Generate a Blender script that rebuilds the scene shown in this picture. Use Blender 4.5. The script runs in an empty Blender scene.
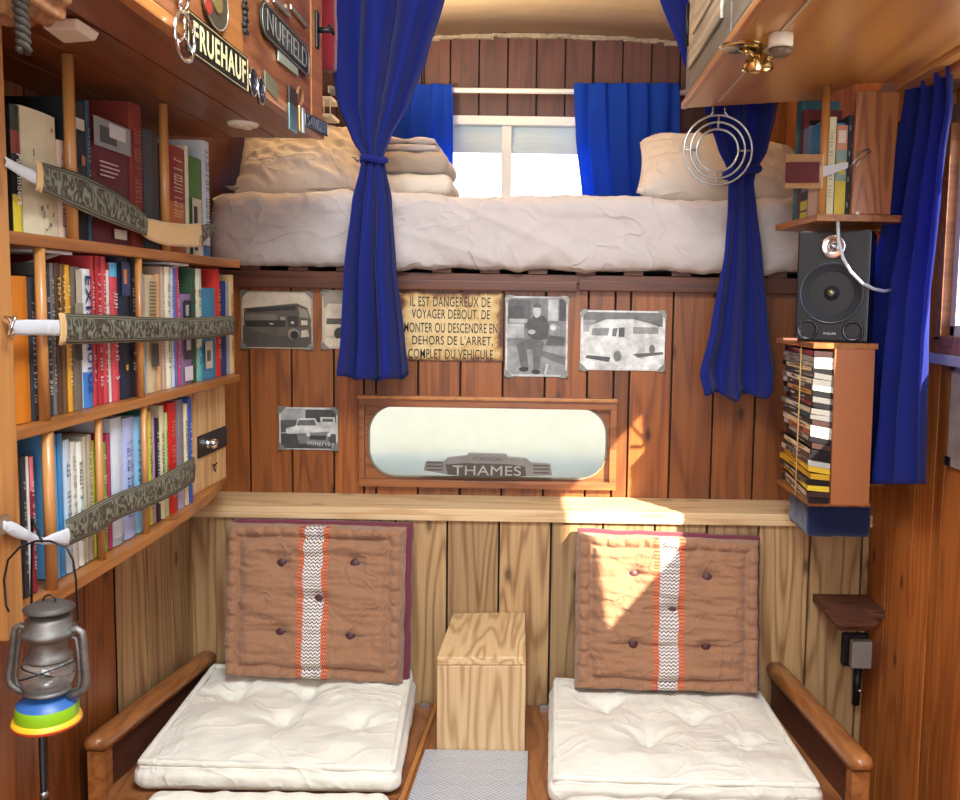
import bpy, bmesh, math, random
from mathutils import Vector, Matrix, Euler, noise
R = math.radians
PI = math.pi
random.seed(7)
S = bpy.context.scene
C = S.collection

# ---------------------------------------------------------------- camera
F = 850.0; CX = 540.0; CY = 372.0
PITCH = math.atan(72/850); ROLL = 0.0155
EYE = Vector((0, 0, 1.5))
cam_d = bpy.data.cameras.new('camera'); cam = bpy.data.objects.new('camera', cam_d); C.objects.link(cam)
cam_d.sensor_width = 36; cam_d.lens = F/960*36; cam_d.clip_start = 0.02
cam_d.shift_x = (480-CX)/960; cam_d.shift_y = (CY-400)/960
RM = (Matrix.Rotation(PI/2-PITCH, 3, 'X') @ Matrix.Rotation(ROLL, 3, 'Z'))
cam.location = EYE; cam.rotation_euler = RM.to_euler()
S.camera = cam
def ray(px, py): return RM @ Vector(((px-CX)/F, -(py-CY)/F, -1))
def PY(px, py, Y): d = ray(px, py); return EYE + d*((Y-EYE.y)/d.y)
def PXp(px, py, X): d = ray(px, py); return EYE + d*((X-EYE.x)/d.x)
def PZ(px, py, Z): d = ray(px, py); return EYE + d*((Z-EYE.z)/d.z)

# ---------------------------------------------------------------- light
S.view_settings.view_transform = 'Standard'; S.view_settings.look = 'None'
S.view_settings.gamma = 1; S.view_settings.use_curve_mapping = False
S.view_settings.exposure = 0.95
W = bpy.data.worlds.new('sky'); S.world = W; W.use_nodes = True
nt = W.node_tree; bg = nt.nodes['Background']
tc = nt.nodes.new('ShaderNodeTexCoord'); sx = nt.nodes.new('ShaderNodeSeparateXYZ'); cr = nt.nodes.new('ShaderNodeValToRGB')
nt.links.new(tc.outputs['Generated'], sx.inputs[0]); nt.links.new(sx.outputs['Z'], cr.inputs[0]); nt.links.new(cr.outputs[0], bg.inputs['Color'])
cr.color_ramp.elements[0].position = 0.0; cr.color_ramp.elements[0].color = (0.93, 0.94, 0.93, 1)
cr.color_ramp.elements[1].position = 0.7; cr.color_ramp.elements[1].color = (0.45, 0.65, 1.0, 1)
bg.inputs['Strength'].default_value = 2.6
sd = bpy.data.lights.new('sun', 'SUN'); sun = bpy.data.objects.new('sun', sd); C.objects.link(sun)
SUNDIR = Vector((-0.735, 1.0, -0.80)).normalized()
sun.rotation_euler = SUNDIR.to_track_quat('-Z', 'Y').to_euler(); sun.location = (4, -3, 5)
sd.energy = 12; sd.color = (1.0, 0.90, 0.72); sd.angle = R(0.6)
# added warm uplight, unseen behind the left curtain, brightening the alcove ceiling
pd_ = bpy.data.lights.new('ceiling_lamp_light', 'SPOT'); pl_ = bpy.data.objects.new('ceiling_lamp_light', pd_); C.objects.link(pl_)
pd_.energy = 42; pd_.color = (1.0, 0.80, 0.55); pd_.shadow_soft_size = .06; pd_.spot_size = R(165); pd_.spot_blend = .6; pl_.location = (-0.545, 2.9, 2.19)
pl_.rotation_euler = Vector((.25, .15, 1)).to_track_quat('-Z', 'Y').to_euler()
# added soft fill from behind the camera; the rear wall is closed
ad = bpy.data.lights.new('rear_fill_light', 'AREA'); al = bpy.data.objects.new('rear_fill_light', ad); C.objects.link(al)
ad.shape = 'RECTANGLE'; ad.size = 1.2; ad.size_y = 1.7; ad.energy = 26; ad.color = (0.93, 0.97, 1.0)
al.location = (0.0, -0.85, 1.45); al.rotation_euler = (R(84), 0, 0)
# added fill below the ceiling to light the seats from above; no opening there
hd = bpy.data.lights.new('top_fill_light', 'AREA'); hl = bpy.data.objects.new('top_fill_light', hd); C.objects.link(hl)
hd.shape = 'RECTANGLE'; hd.size = .8; hd.size_y = .6; hd.energy = 34; hd.color = (0.86, 0.94, 1.0)
hl.location = (-0.05, 0.75, 2.60); hl.rotation_euler = (R(14), 0, 0)

# ---------------------------------------------------------------- materials
def newmat(name):
    m = bpy.data.materials.new(name); m.use_nodes = True
    return m, m.node_tree, m.node_tree.nodes['Principled BSDF']
def N(nt, t, **k):
    n = nt.nodes.new(t)
    for a, b in k.items(): setattr(n, a, b)
    return n
def mth(nt, op, a, b=None, c=None):
    n = nt.nodes.new('ShaderNodeMath'); n.operation = op
    for i, v in enumerate((a, b, c)):
        if v is None: continue
        if isinstance(v, (int, float)): n.inputs[i].default_value = v
        else: nt.links.new(v, n.inputs[i])
    return n.outputs[0]
def mixc(nt, f, a, b, mode='MIX'):
    n = nt.nodes.new('ShaderNodeMix'); n.data_type = 'RGBA'; n.blend_type = mode
    for i, v in ((0, f), (6, a), (7, b)):
        if isinstance(v, (int, float)): n.inputs[i].default_value = v
        elif isinstance(v, (tuple, list)): n.inputs[i].default_value = tuple(v)[:3]+(1,)
        else: nt.links.new(v, n.inputs[i])
    return n.outputs[2]
def ramp(nt, fac, stops):
    n = nt.nodes.new('ShaderNodeValToRGB'); nt.links.new(fac, n.inputs[0])
    e = n.color_ramp.elements
    while len(e) < len(stops): e.new(0.5)
    for i, (p, c) in enumerate(stops):
        e[i].position = p; e[i].color = (tuple(c)[:3]+(1,)) if isinstance(c, (tuple, list)) else (c, c, c, 1)
    return n.outputs[0]
def noise_tex(nt, vec, scale, detail=3, rough=.5):
    n = nt.nodes.new('ShaderNodeTexNoise'); n.inputs['Scale'].default_value = scale
    n.inputs['Detail'].default_value = detail; n.inputs['Roughness'].default_value = rough
    if vec is not None: nt.links.new(vec, n.inputs['Vector'])
    return n.outputs[0]
def bump(nt, p, h, strength=.3, dist=.002):
    b = nt.nodes.new('ShaderNodeBump'); b.inputs['Strength'].default_value = strength; b.inputs['Distance'].default_value = dist
    nt.links.new(h, b.inputs['Height']); nt.links.new(b.outputs[0], p.inputs['Normal'])
def objvec(nt, sc=(1, 1, 1), island=True):
    t = N(nt, 'ShaderNodeTexCoord'); m = N(nt, 'ShaderNodeMapping'); m.inputs['Scale'].default_value = sc
    if island:
        g = N(nt, 'ShaderNodeNewGeometry'); a = N(nt, 'ShaderNodeVectorMath', operation='ADD')
        mm = N(nt, 'ShaderNodeVectorMath', operation='SCALE'); cx = N(nt, 'ShaderNodeCombineXYZ')
        for i, k in enumerate((3.7, 5.1, 7.3)): nt.links.new(mth(nt, 'MULTIPLY', g.outputs['Random Per Island'], k), cx.inputs[i])
        nt.links.new(t.outputs['Object'], a.inputs[0]); nt.links.new(cx.outputs[0], a.inputs[1])
        nt.links.new(a.outputs[0], m.inputs[0]); return m.outputs[0], g.outputs['Random Per Island']
    nt.links.new(t.outputs['Object'], m.inputs[0]); return m.outputs[0], None
def hexc(h):
    h = h.lstrip('#'); v = [int(h[i:i+2], 16)/255 for i in (0, 2, 4)]
    return tuple((c/12.92 if c <= .04045 else ((c+.055)/1.055)**2.4) for c in v)
def wood(name, light, dark, axis='Z', rings=7, ringamt=.55, rough=.5, vary=.35, knots=.6, scale=1.0, fine=.35, coat=0.0):
    m, nt, p = newmat(name)
    k = {'X': (.10, 1, 1), 'Y': (1, .10, 1), 'Z': (1, 1, .10)}[axis]
    v, isl = objvec(nt, tuple(a*scale for a in k))
    n1 = noise_tex(nt, v, 7, 2.5, .5)
    rg = mth(nt, 'MULTIPLY_ADD', mth(nt, 'SINE', mth(nt, 'MULTIPLY', n1, rings*2*6.28)), .5, .5)
    rg = mth(nt, 'POWER', rg, 2.6)
    k2 = {'X': (.02, 1, 1), 'Y': (1, .02, 1), 'Z': (1, 1, .02)}[axis]
    v2, _ = objvec(nt, tuple(a*scale for a in k2))
    n2 = mth(nt, 'MULTIPLY_ADD', mth(nt, 'SUBTRACT', noise_tex(nt, v2, 130, 4, .7), .5), 2.6, .5)
    n3 = mth(nt, 'MULTIPLY_ADD', mth(nt, 'SUBTRACT', noise_tex(nt, v, 3, 5, .65), .5), 1.6, .25)
    n2 = mth(nt, 'MULTIPLY_ADD', n3, .6, n2)
    f = mth(nt, 'ADD', mth(nt, 'MULTIPLY', rg, ringamt), mth(nt, 'MULTIPLY', n2, fine))
    L = hexc(light); D = hexc(dark)
    col = mixc(nt, f, L, D)
    # per-board tone
    hv = ramp(nt, isl, [(0, 1-vary), (1, 1+vary*.35)])
    col = mixc(nt, 1.0, col, hv, 'MULTIPLY')
    if knots:
        kv, _ = objvec(nt, tuple(scale*{1: 1, .10: .45}[b] for b in k))
        vo = N(nt, 'ShaderNodeTexVoronoi'); vo.voronoi_dimensions = '2D'; vo.inputs['Scale'].default_value = 7.5
        sp_ = N(nt, 'ShaderNodeSeparateXYZ'); nt.links.new(kv, sp_.inputs[0]); cb_ = N(nt, 'ShaderNodeCombineXYZ')
        ia = 'XYZ'.index(axis); ib = 0 if (axis != 'X') else 1
        if axis == 'Z':
            nt.links.new(mth(nt, 'ADD', sp_.outputs[0], sp_.outputs[1]), cb_.inputs[0])
        else: nt.links.new(sp_.outputs[ib], cb_.inputs[0])
        nt.links.new(sp_.outputs[ia], cb_.inputs[1]); nt.links.new(cb_.outputs[0], vo.inputs['Vector'])
        kd = ramp(nt, vo.outputs['Distance'], [(.035, 1.0), (.075, .35), (.12, 0.0)])
        pk = mth(nt, 'GREATER_THAN', N(nt, 'ShaderNodeSeparateColor').outputs[0], .55)
        nt.links.new(vo.outputs['Color'], pk.node.inputs[0].links[0].from_node.inputs[0])
        col = mixc(nt, mth(nt, 'MULTIPLY', mth(nt, 'MULTIPLY', kd, pk), knots), col, tuple(c*.22 for c in D))
    nt.links.new(col, p.inputs['Base Color'])
    p.inputs['Roughness'].default_value = rough
    if name.startswith('varnished_orange'): p.inputs['Specular IOR Level'].default_value = .2
    if coat: p.inputs['Coat Weight'].default_value = coat; p.inputs['Coat Roughness'].default_value = .25
    bump(nt, p, f, .25, .0015)
    return m
def plain(name, col, rough=.6, metal=0, noise_amt=.0, nscale=30, bumpamt=0, spec=.5, coat=0):
    m, nt, p = newmat(name)
    c = hexc(col) if isinstance(col, str) else col
    p.inputs['Roughness'].default_value = rough; p.inputs['Metallic'].default_value = metal
    p.inputs['Specular IOR Level'].default_value = spec
    v, _ = objvec(nt, (1, 1, 1), False)
    n = noise_tex(nt, v, nscale, 4, .6)
    r = ramp(nt, n, [(.3, 1-noise_amt), (.7, 1+noise_amt*.3)])
    nt.links.new(mixc(nt, 1.0, c, r, 'MULTIPLY'), p.inputs['Base Color'])
    if bumpamt: bump(nt, p, n, bumpamt, .002)
    if name.startswith('varnished_orange'): p.inputs['Specular IOR Level'].default_value = .2
    if coat: p.inputs['Coat Weight'].default_value = coat
    return m
def cloth(name, col, weave=900, rough=.9, transl=0.0, fold=0.15, sheen=.3, tcol=None, wr=14):
    m, nt, p = newmat(name)
    c = hexc(col)
    v, _ = objvec(nt, (1, 1, 1), False)
    n = noise_tex(nt, v, weave, 2, .5); n2 = noise_tex(nt, v, wr, 4, .6)
    nt.links.new(mixc(nt, .12, c, ramp(nt, n, [(.3, .55), (.7, 1.0)]), 'MULTIPLY'), p.inputs['Base Color'])
    p.inputs['Roughness'].default_value = rough; p.inputs['Specular IOR Level'].default_value = .2
    p.inputs['Sheen Weight'].default_value = sheen
    tx = N(nt, 'ShaderNodeTexNoise'); tx.inputs['Scale'].default_value = wr*.5; tx.inputs['Detail'].default_value = 2; tx.inputs['Distortion'].default_value = 1.2; nt.links.new(v, tx.inputs['Vector'])
    rid = mth(nt, 'POWER', mth(nt, 'SUBTRACT', 1.0, mth(nt, 'ABSOLUTE', mth(nt, 'MULTIPLY_ADD', tx.outputs[0], 4.0, -2.0))), 5.0); rid.node.use_clamp = True
    bump(nt, p, mth(nt, 'ADD', mth(nt, 'ADD', n2, mth(nt, 'MULTIPLY', rid, .35)), mth(nt, 'MULTIPLY', n, .05)), fold, .02)
    if transl:
        t = N(nt, 'ShaderNodeBsdfTranslucent'); t.inputs[0].default_value = (hexc(tcol) if tcol else c)+(1,)
        mx = N(nt, 'ShaderNodeMixShader'); mx.inputs[0].default_value = transl
        out = nt.nodes['Material Output']
        nt.links.new(p.outputs[0], mx.inputs[1]); nt.links.new(t.outputs[0], mx.inputs[2]); nt.links.new(mx.outputs[0], out.inputs[0])
    return m
def thinglass(name, tint=(1, 1, 1), gloss=.12, dirt=0.0, rough=.02):
    m = bpy.data.materials.new(name); m.use_nodes = True; nt = m.node_tree; nt.nodes.clear()
    o = N(nt, 'ShaderNodeOutputMaterial'); t = N(nt, 'ShaderNodeBsdfTransparent'); g = N(nt, 'ShaderNodeBsdfGlossy')
    t.inputs[0].default_value = tuple(tint)+(1,); g.inputs['Roughness'].default_value = rough
    mx = N(nt, 'ShaderNodeMixShader'); fr = N(nt, 'ShaderNodeLayerWeight'); fr.inputs[0].default_value = .5
    nt.links.new(mth(nt, 'MULTIPLY_ADD', mth(nt, 'POWER', fr.outputs['Facing'], 5.0), .5, gloss), mx.inputs[0])
    nt.links.new(t.outputs[0], mx.inputs[1]); nt.links.new(g.outputs[0], mx.inputs[2])
    last = mx.outputs[0]
    if dirt:
        d = N(nt, 'ShaderNodeBsdfDiffuse'); d.inputs[0].default_value = (.6, .6, .55, 1)
        m2 = N(nt, 'ShaderNodeMixShader'); v, _ = objvec(nt, (1, 1, 1), False)
        nt.links.new(mth(nt, 'MULTIPLY', noise_tex(nt, v, 25, 5, .7), dirt), m2.inputs[0])
        nt.links.new(last, m2.inputs[1]); nt.links.new(d.outputs[0], m2.inputs[2]); last = m2.outputs[0]
    nt.links.new(last, o.inputs[0])
    return m

M = {}
M['wall'] = wood('varnished_red_pine', '#AA622A', '#58270F', 'Z', 5, .35, .45, .38, .85, 1.0, .40, .05)
M['wallR'] = wood('varnished_orange_pine', '#D07C3A', '#87421A', 'Z', 5, .35, .50, .30, .85, 1.0, .40, .0)
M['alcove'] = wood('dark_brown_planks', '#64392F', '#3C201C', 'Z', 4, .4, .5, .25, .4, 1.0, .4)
M['wains'] = wood('raw_pine_boards', '#C9A473', '#7A522B', 'Z', 7, .50, .6, .30, .75, .9, .38)
M['ledge'] = wood('pale_ledge_board', '#E6C79A', '#BF9460', 'X', 6, .45, .5, .1, .5, .8, .35)
M['ledgeY'] = wood('pale_block_board', '#E0C090', '#A67A4A', 'Z', 6, .55, .5, .12, .25, 1.2, .28)
M['blocktop'] = wood('pale_block_top_board', '#E6C796', '#A67A4A', 'Y', 6, .55, .5, .05, .0, 1.2, .28)
M['seatwood'] = wood('worn_bench_board', '#B07547', '#74401F', 'Y', 5, .4, .45, .2, .4, 1.0, .5, .2)
M['armwood'] = wood('honey_arm_rail', '#B97C46', '#83491F', 'Y', 5, .4, .35, .2, .3, 1.0, .5, .4)
M['shelfwood'] = wood('warm_shelf_board', '#B27438', '#7A4317', 'Y', 5, .45, .42, .2, .5, 1.0, .5, .25)
M['postwood'] = wood('honey_post', '#C48A4C', '#8E5423', 'Z', 5, .4, .4, .2, .4, 1.0, .4, .3)
M['cabunder'] = wood('varnished_red_cabinet_board', '#98592F', '#663417', 'Y', 4, .4, .38, .15, .2, .8, .45, .3)
M['ply'] = wood('varnished_honey_plywood', '#C98F4C', '#A0642A', 'Y', 3, .45, .28, .1, .1, .35, .2, .5)
M['trimwood'] = wood('orange_lipping', '#C98442', '#93551F', 'Y', 4, .3, .35, .1, .2, 1.0, .4, .4)
M['cabdoor'] = wood('cabinet_door_board', '#A7683C', '#6E3A1C', 'Y', 6, .5, .42, .1, .4, .8, .4, .25)
M['cratewood'] = wood('pale_crate_pine', '#DDB882', '#A87A48', 'Z', 7, .5, .5, .1, .7, 1.0, .35)
M['endwood'] = wood('red_oak_end_board', '#B4733F', '#7A4423', 'Z', 10, .6, .4, .1, .1, 1.0, .35, .3)
M['tan'] = plain('tan_laminate', '#A9673E', .45, 0, .1, 5)
M['rail'] = wood('dark_bed_rail', '#6E3A20', '#3E1E12', 'X', 4, .4, .5, .2, .3, 1.0, .4)
M['framewood'] = wood('window_frame_wood', '#A9683A', '#6E3B1D', 'X', 5, .45, .42, .2, .3, 1.0, .45, .2)
M['darkwood'] = wood('rough_dark_wood', '#7A4630', '#3C2016', 'X', 12, .7, .7, .1, .3, 2.0, .4)
M['grey_ply'] = wood('weathered_white_door', '#CFC3AC', '#8E8474', 'Y', 5, .5, .5, .1, .2, 1.0, .45)
M['slate'] = wood('slate_grey_door_stile', '#7E7A72', '#57534E', 'Y', 5, .4, .5, .1, .2, 1.0, .45)
M['black'] = plain('black_metal', '#15161A', .45, .2)
M['blackp'] = plain('black_plastic', '#14161C', .35, 0, .1, 200)
M['cone'] = plain('speaker_cone', '#16181F', .7)
M['chrome'] = plain('chrome', '#D8D8D8', .14, 1)
M['steel'] = plain('brushed_steel', '#B9BCBF', .32, 1, .2, 60)
M['oldsteel'] = plain('old_galvanised_steel', '#84807A', .55, .75, .45, 40, .3)
M['brass'] = plain('brass', '#CDB684', .2, 1)
M['white'] = plain('white_paint', '#E4E6E6', .45)
M['whitepl'] = plain('cream_plastic', '#E9E0CC', .4)
M['socket'] = plain('grey_socket_plastic', '#A8A39C', .5)
M['offwhite_strap'] = cloth('white_elastic', '#C4C7CC', 1200)
M['cream_strap'] = cloth('cream_leather', '#CBA468', 600)
M['sheet'] = cloth('washed_sheet', '#C6BBB6', 1400, fold=.6, wr=9)
M['pillow'] = cloth('pillowcase', '#CFC3B6', 1400, fold=.55, wr=10)
M['grey_blanket'] = cloth('grey_brown_blanket', '#A89A8E', 900, fold=.2)
M['quilt'] = cloth('white_quilt', '#D6CFC2', 900, fold=.3)
M['futon'] = cloth('ecru_cotton', '#E9E5D6', 1000, fold=.45, wr=11)
M['cush'] = cloth('tan_cotton', '#9E7355', 900, fold=.55, wr=20)
M['maroon'] = cloth('maroon_cotton', '#6E3340', 900)
M['button'] = plain('dark_button', '#4A2529', .5)
M['curt'] = cloth('royal_blue_cotton', '#1E2A7C', 1500, .85, .30, .12, .12, '#1C58D8')
M['curtb'] = cloth('bright_blue_cotton', '#2458C4', 1500, .8, .6, .12, .15, '#2A86FF')
M['navy'] = cloth('navy_cloth', '#1A2850', 900)
M['red_cloth'] = cloth('dark_red_cloth', '#7E1F2C', 900)
M['pinkknit'] = cloth('magenta_felt', '#8E2448', 300, fold=.8, wr=160)
M['rust'] = plain('brown_leather', '#8A5F3C', .7, 0, .4, 50, .6)
M['cable'] = plain('pale_cable', '#B9C2C4', .45)
M['dark'] = plain('dark_void_board', '#1C1310', .8)
M['glass'] = thinglass('window_glass', (1, 1, 1), .02)
M['globe'] = thinglass('lamp_globe_glass', (.86, .87, .88), .10, .35)
M['pages'] = plain('paper_pages', '#D9CBAE', .9, 0, .2, 300)
M['photo_corner'] = plain('tarnished_silver_corner', '#8D8A80', .45, .6, .3, 90)
_cache = {}
def colm(hexs, rough=.5, pre='cover', metal=0, nz=.12):
    k = (hexs, rough, pre)
    if k not in _cache: _cache[k] = plain('%s_%s' % (pre, hexs.lstrip('#').lower()), hexs, rough, metal, nz, 25)
    return _cache[k]
def mirrorpane():
    m, nt, p = newmat('frosted_cab_window_glass')
    v, _ = objvec(nt, (1, 1, 1), False)
    n = noise_tex(nt, v, 9, 5, .65)
    p.inputs['Base Color'].default_value = (.42, .42, .38, 1)
    p.inputs['Transmission Weight'].default_value = 1; p.inputs['Roughness'].default_value = .38; p.inputs['IOR'].default_value = 1.08
    t = N(nt, 'ShaderNodeBsdfTranslucent'); nt.links.new(ramp(nt, n, [(.3, (.84, .74, .48)), (.7, (.98, .90, .66))]), t.inputs[0])
    mx = N(nt, 'ShaderNodeMixShader'); mx.inputs[0].default_value = .42
    nt.links.new(p.outputs[0], mx.inputs[1]); nt.links.new(t.outputs[0], mx.inputs[2]); nt.links.new(mx.outputs[0], nt.nodes['Material Output'].inputs[0])
    return m
M['frost'] = mirrorpane()
def checker_plate():
    m, nt, p = newmat('aluminium_tread_plate')
    t = N(nt, 'ShaderNodeTexCoord'); sp = N(nt, 'ShaderNodeSeparateXYZ'); nt.links.new(t.outputs['UV'], sp.inputs[0])
    u = mth(nt, 'MULTIPLY', sp.outputs[0], 8.0); w = mth(nt, 'MULTIPLY', sp.outputs[1], 8.0)
    a = mth(nt, 'ADD', u, w); b = mth(nt, 'SUBTRACT', u, w)
    ch = mth(nt, 'MODULO', mth(nt, 'ADD', mth(nt, 'FLOOR', mth(nt, 'MULTIPLY', a, .5)), mth(nt, 'ADD', mth(nt, 'FLOOR', mth(nt, 'MULTIPLY', b, .5)), 40)), 2)
    la = mth(nt, 'SINE', mth(nt, 'MULTIPLY', a, 6.283*2.5)); lb = mth(nt, 'SINE', mth(nt, 'MULTIPLY', b, 6.283*2.5))
    mixv = mth(nt, 'ADD', mth(nt, 'MULTIPLY', la, ch), mth(nt, 'MULTIPLY', lb, mth(nt, 'SUBTRACT', 1.0, ch)))
    h = mth(nt, 'MAXIMUM', mixv, .1)
    nt.links.new(ramp(nt, h, [(.1, (.52, .58, .66)), (.9, (.86, .90, .95))]), p.inputs['Base Color'])
    p.inputs['Metallic'].default_value = .35; p.inputs['Roughness'].default_value = .34
    bump(nt, p, h, .8, .003)
    return m
M['tread'] = checker_plate()
def strap_mat():
    m, nt, p = newmat('embossed_verdigris_leather')
    t = N(nt, 'ShaderNodeTexCoord'); sp = N(nt, 'ShaderNodeSeparateXYZ'); nt.links.new(t.outputs['UV'], sp.inputs[0])
    cxn = N(nt, 'ShaderNodeCombineXYZ')
    nt.links.new(mth(nt, 'MULTIPLY', sp.outputs[0], 1.0), cxn.inputs[0]); nt.links.new(sp.outputs[1], cxn.inputs[1])
    fl = N(nt, 'ShaderNodeTexNoise'); fl.inputs['Scale'].default_value = 2.2; fl.inputs['Detail'].default_value = 1.5
    nt.links.new(cxn.outputs[0], fl.inputs['Vector'])
    swirl = mth(nt, 'MULTIPLY_ADD', mth(nt, 'SINE', mth(nt, 'ADD', mth(nt, 'MULTIPLY', fl.outputs[0], 26.0), mth(nt, 'MULTIPLY', sp.outputs[0], 6.283))), .5, .5)
    vv = sp.outputs[1]
    edge = mth(nt, 'GREATER_THAN', mth(nt, 'ABSOLUTE', mth(nt, 'SUBTRACT', vv, .5)), .33)
    lines = mth(nt, 'MULTIPLY_ADD', mth(nt, 'SINE', mth(nt, 'MULTIPLY', vv, 75.0)), .5, .5)
    h = mth(nt, 'ADD', mth(nt, 'MULTIPLY', lines, edge), mth(nt, 'MULTIPLY', swirl, mth(nt, 'SUBTRACT', 1.0, edge)))
    nt.links.new(ramp(nt, h, [(.0, hexc('#423D33')), (.5, hexc('#6B6655')), (1, hexc('#848A7A'))]), p.inputs['Base Color'])
    p.inputs['Metallic'].default_value = .25; p.inputs['Roughness'].default_value = .5
    bump(nt, p, h, .7, .002)
    return m
M['strap'] = strap_mat()
def stripe_mat():
    m, nt, p = newmat('woven_chevron_band')
    t = N(nt, 'ShaderNodeTexCoord'); sp = N(nt, 'ShaderNodeSeparateXYZ'); nt.links.new(t.outputs['UV'], sp.inputs[0])
    u = sp.outputs[0]; v = sp.outputs[1]     # u 0..1 across the band, v 0..1 along
    tri = mth(nt, 'PINGPONG', mth(nt, 'MULTIPLY', u, 7.0), .5)
    z = mth(nt, 'FRACT', mth(nt, 'ADD', mth(nt, 'MULTIPLY', v, 46.0), mth(nt, 'MULTIPLY', tri, 1.3)))
    dk = mth(nt, 'LESS_THAN', z, .42)
    cen = mixc(nt, dk, hexc('#E2DAD2'), hexc('#4F4448'))
    tri2 = mth(nt, 'PINGPONG', mth(nt, 'MULTIPLY', u, 14.0), .5)
    z2 = mth(nt, 'FRACT', mth(nt, 'ADD', mth(nt, 'MULTIPLY', v, 46.0), mth(nt, 'MULTIPLY', tri2, 1.3)))
    sd_ = mixc(nt, mth(nt, 'LESS_THAN', z2, .3), hexc('#A83824'), hexc('#E0A070'))
    side = mth(nt, 'GREATER_THAN', mth(nt, 'ABSOLUTE', mth(nt, 'SUBTRACT', u, .5)), .31)
    nt.links.new(mixc(nt, side, cen, sd_), p.inputs['Base Color'])
    p.inputs['Roughness'].default_value = .9
    return m
M['stripe'] = stripe_mat()
def rusty_plate():
    m, nt, p = newmat('cream_enamel_with_rust')
    v, _ = objvec(nt, (1, 1, 1), False)
    n = noise_tex(nt, v, 11, 6, .7); n2 = noise_tex(nt, v, 40, 4, .6)
    t = N(nt, 'ShaderNodeTexCoord'); sp = N(nt, 'ShaderNodeSeparateXYZ'); nt.links.new(t.outputs['UV'], sp.inputs[0])
    e = mth(nt, 'MAXIMUM', mth(nt, 'ABSOLUTE', mth(nt, 'SUBTRACT', sp.outputs[0], .5)), mth(nt, 'ABSOLUTE', mth(nt, 'SUBTRACT', sp.outputs[1], .5)))
    e2 = mth(nt, 'MULTIPLY', mth(nt, 'POWER', mth(nt, 'MULTIPLY', e, 2.0), 7.0), .30)
    f = mth(nt, 'ADD', mth(nt, 'ADD', mth(nt, 'MULTIPLY', n, .8), mth(nt, 'MULTIPLY', n2, .2)), e2)
    nt.links.new(ramp(nt, f, [(.50, hexc('#D9BC84')), (.62, hexc('#C09A58')), (.70, hexc('#8A5A28')), (.78, hexc('#4E2C18'))]), p.inputs['Base Color'])
    p.inputs['Roughness'].default_value = .5
    return m
M['enamel'] = rusty_plate()
def ceil_mat():
    m, nt, p = newmat('cream_ceiling_ply')
    v, _ = objvec(nt, (.3, 1.6, 1), False)
    n = noise_tex(nt, v, 9, 5, .6)
    nt.links.new(ramp(nt, n, [(.3, hexc('#D6BC94')), (.7, hexc('#E2CCA6'))]), p.inputs['Base Color']); p.inputs['Roughness'].default_value = .45
    bump(nt, p, n, .2, .004)
    return m
M['ceil'] = ceil_mat()
def bookstone():
    m, nt, p = newmat('pale_stone_wall')  # mottled cream stone colour
    v, _ = objvec(nt, (1, 1, 1), False)
    n = noise_tex(nt, v, 5, 8, .75)
    nt.links.new(ramp(nt, n, [(.35, hexc('#8C7F5C')), (.5, hexc('#CFC6A6')), (.65, hexc('#F0EBDA'))]), p.inputs['Base Color']); p.inputs['Roughness'].default_value = .9
    return m
M['stone'] = bookstone()

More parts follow.
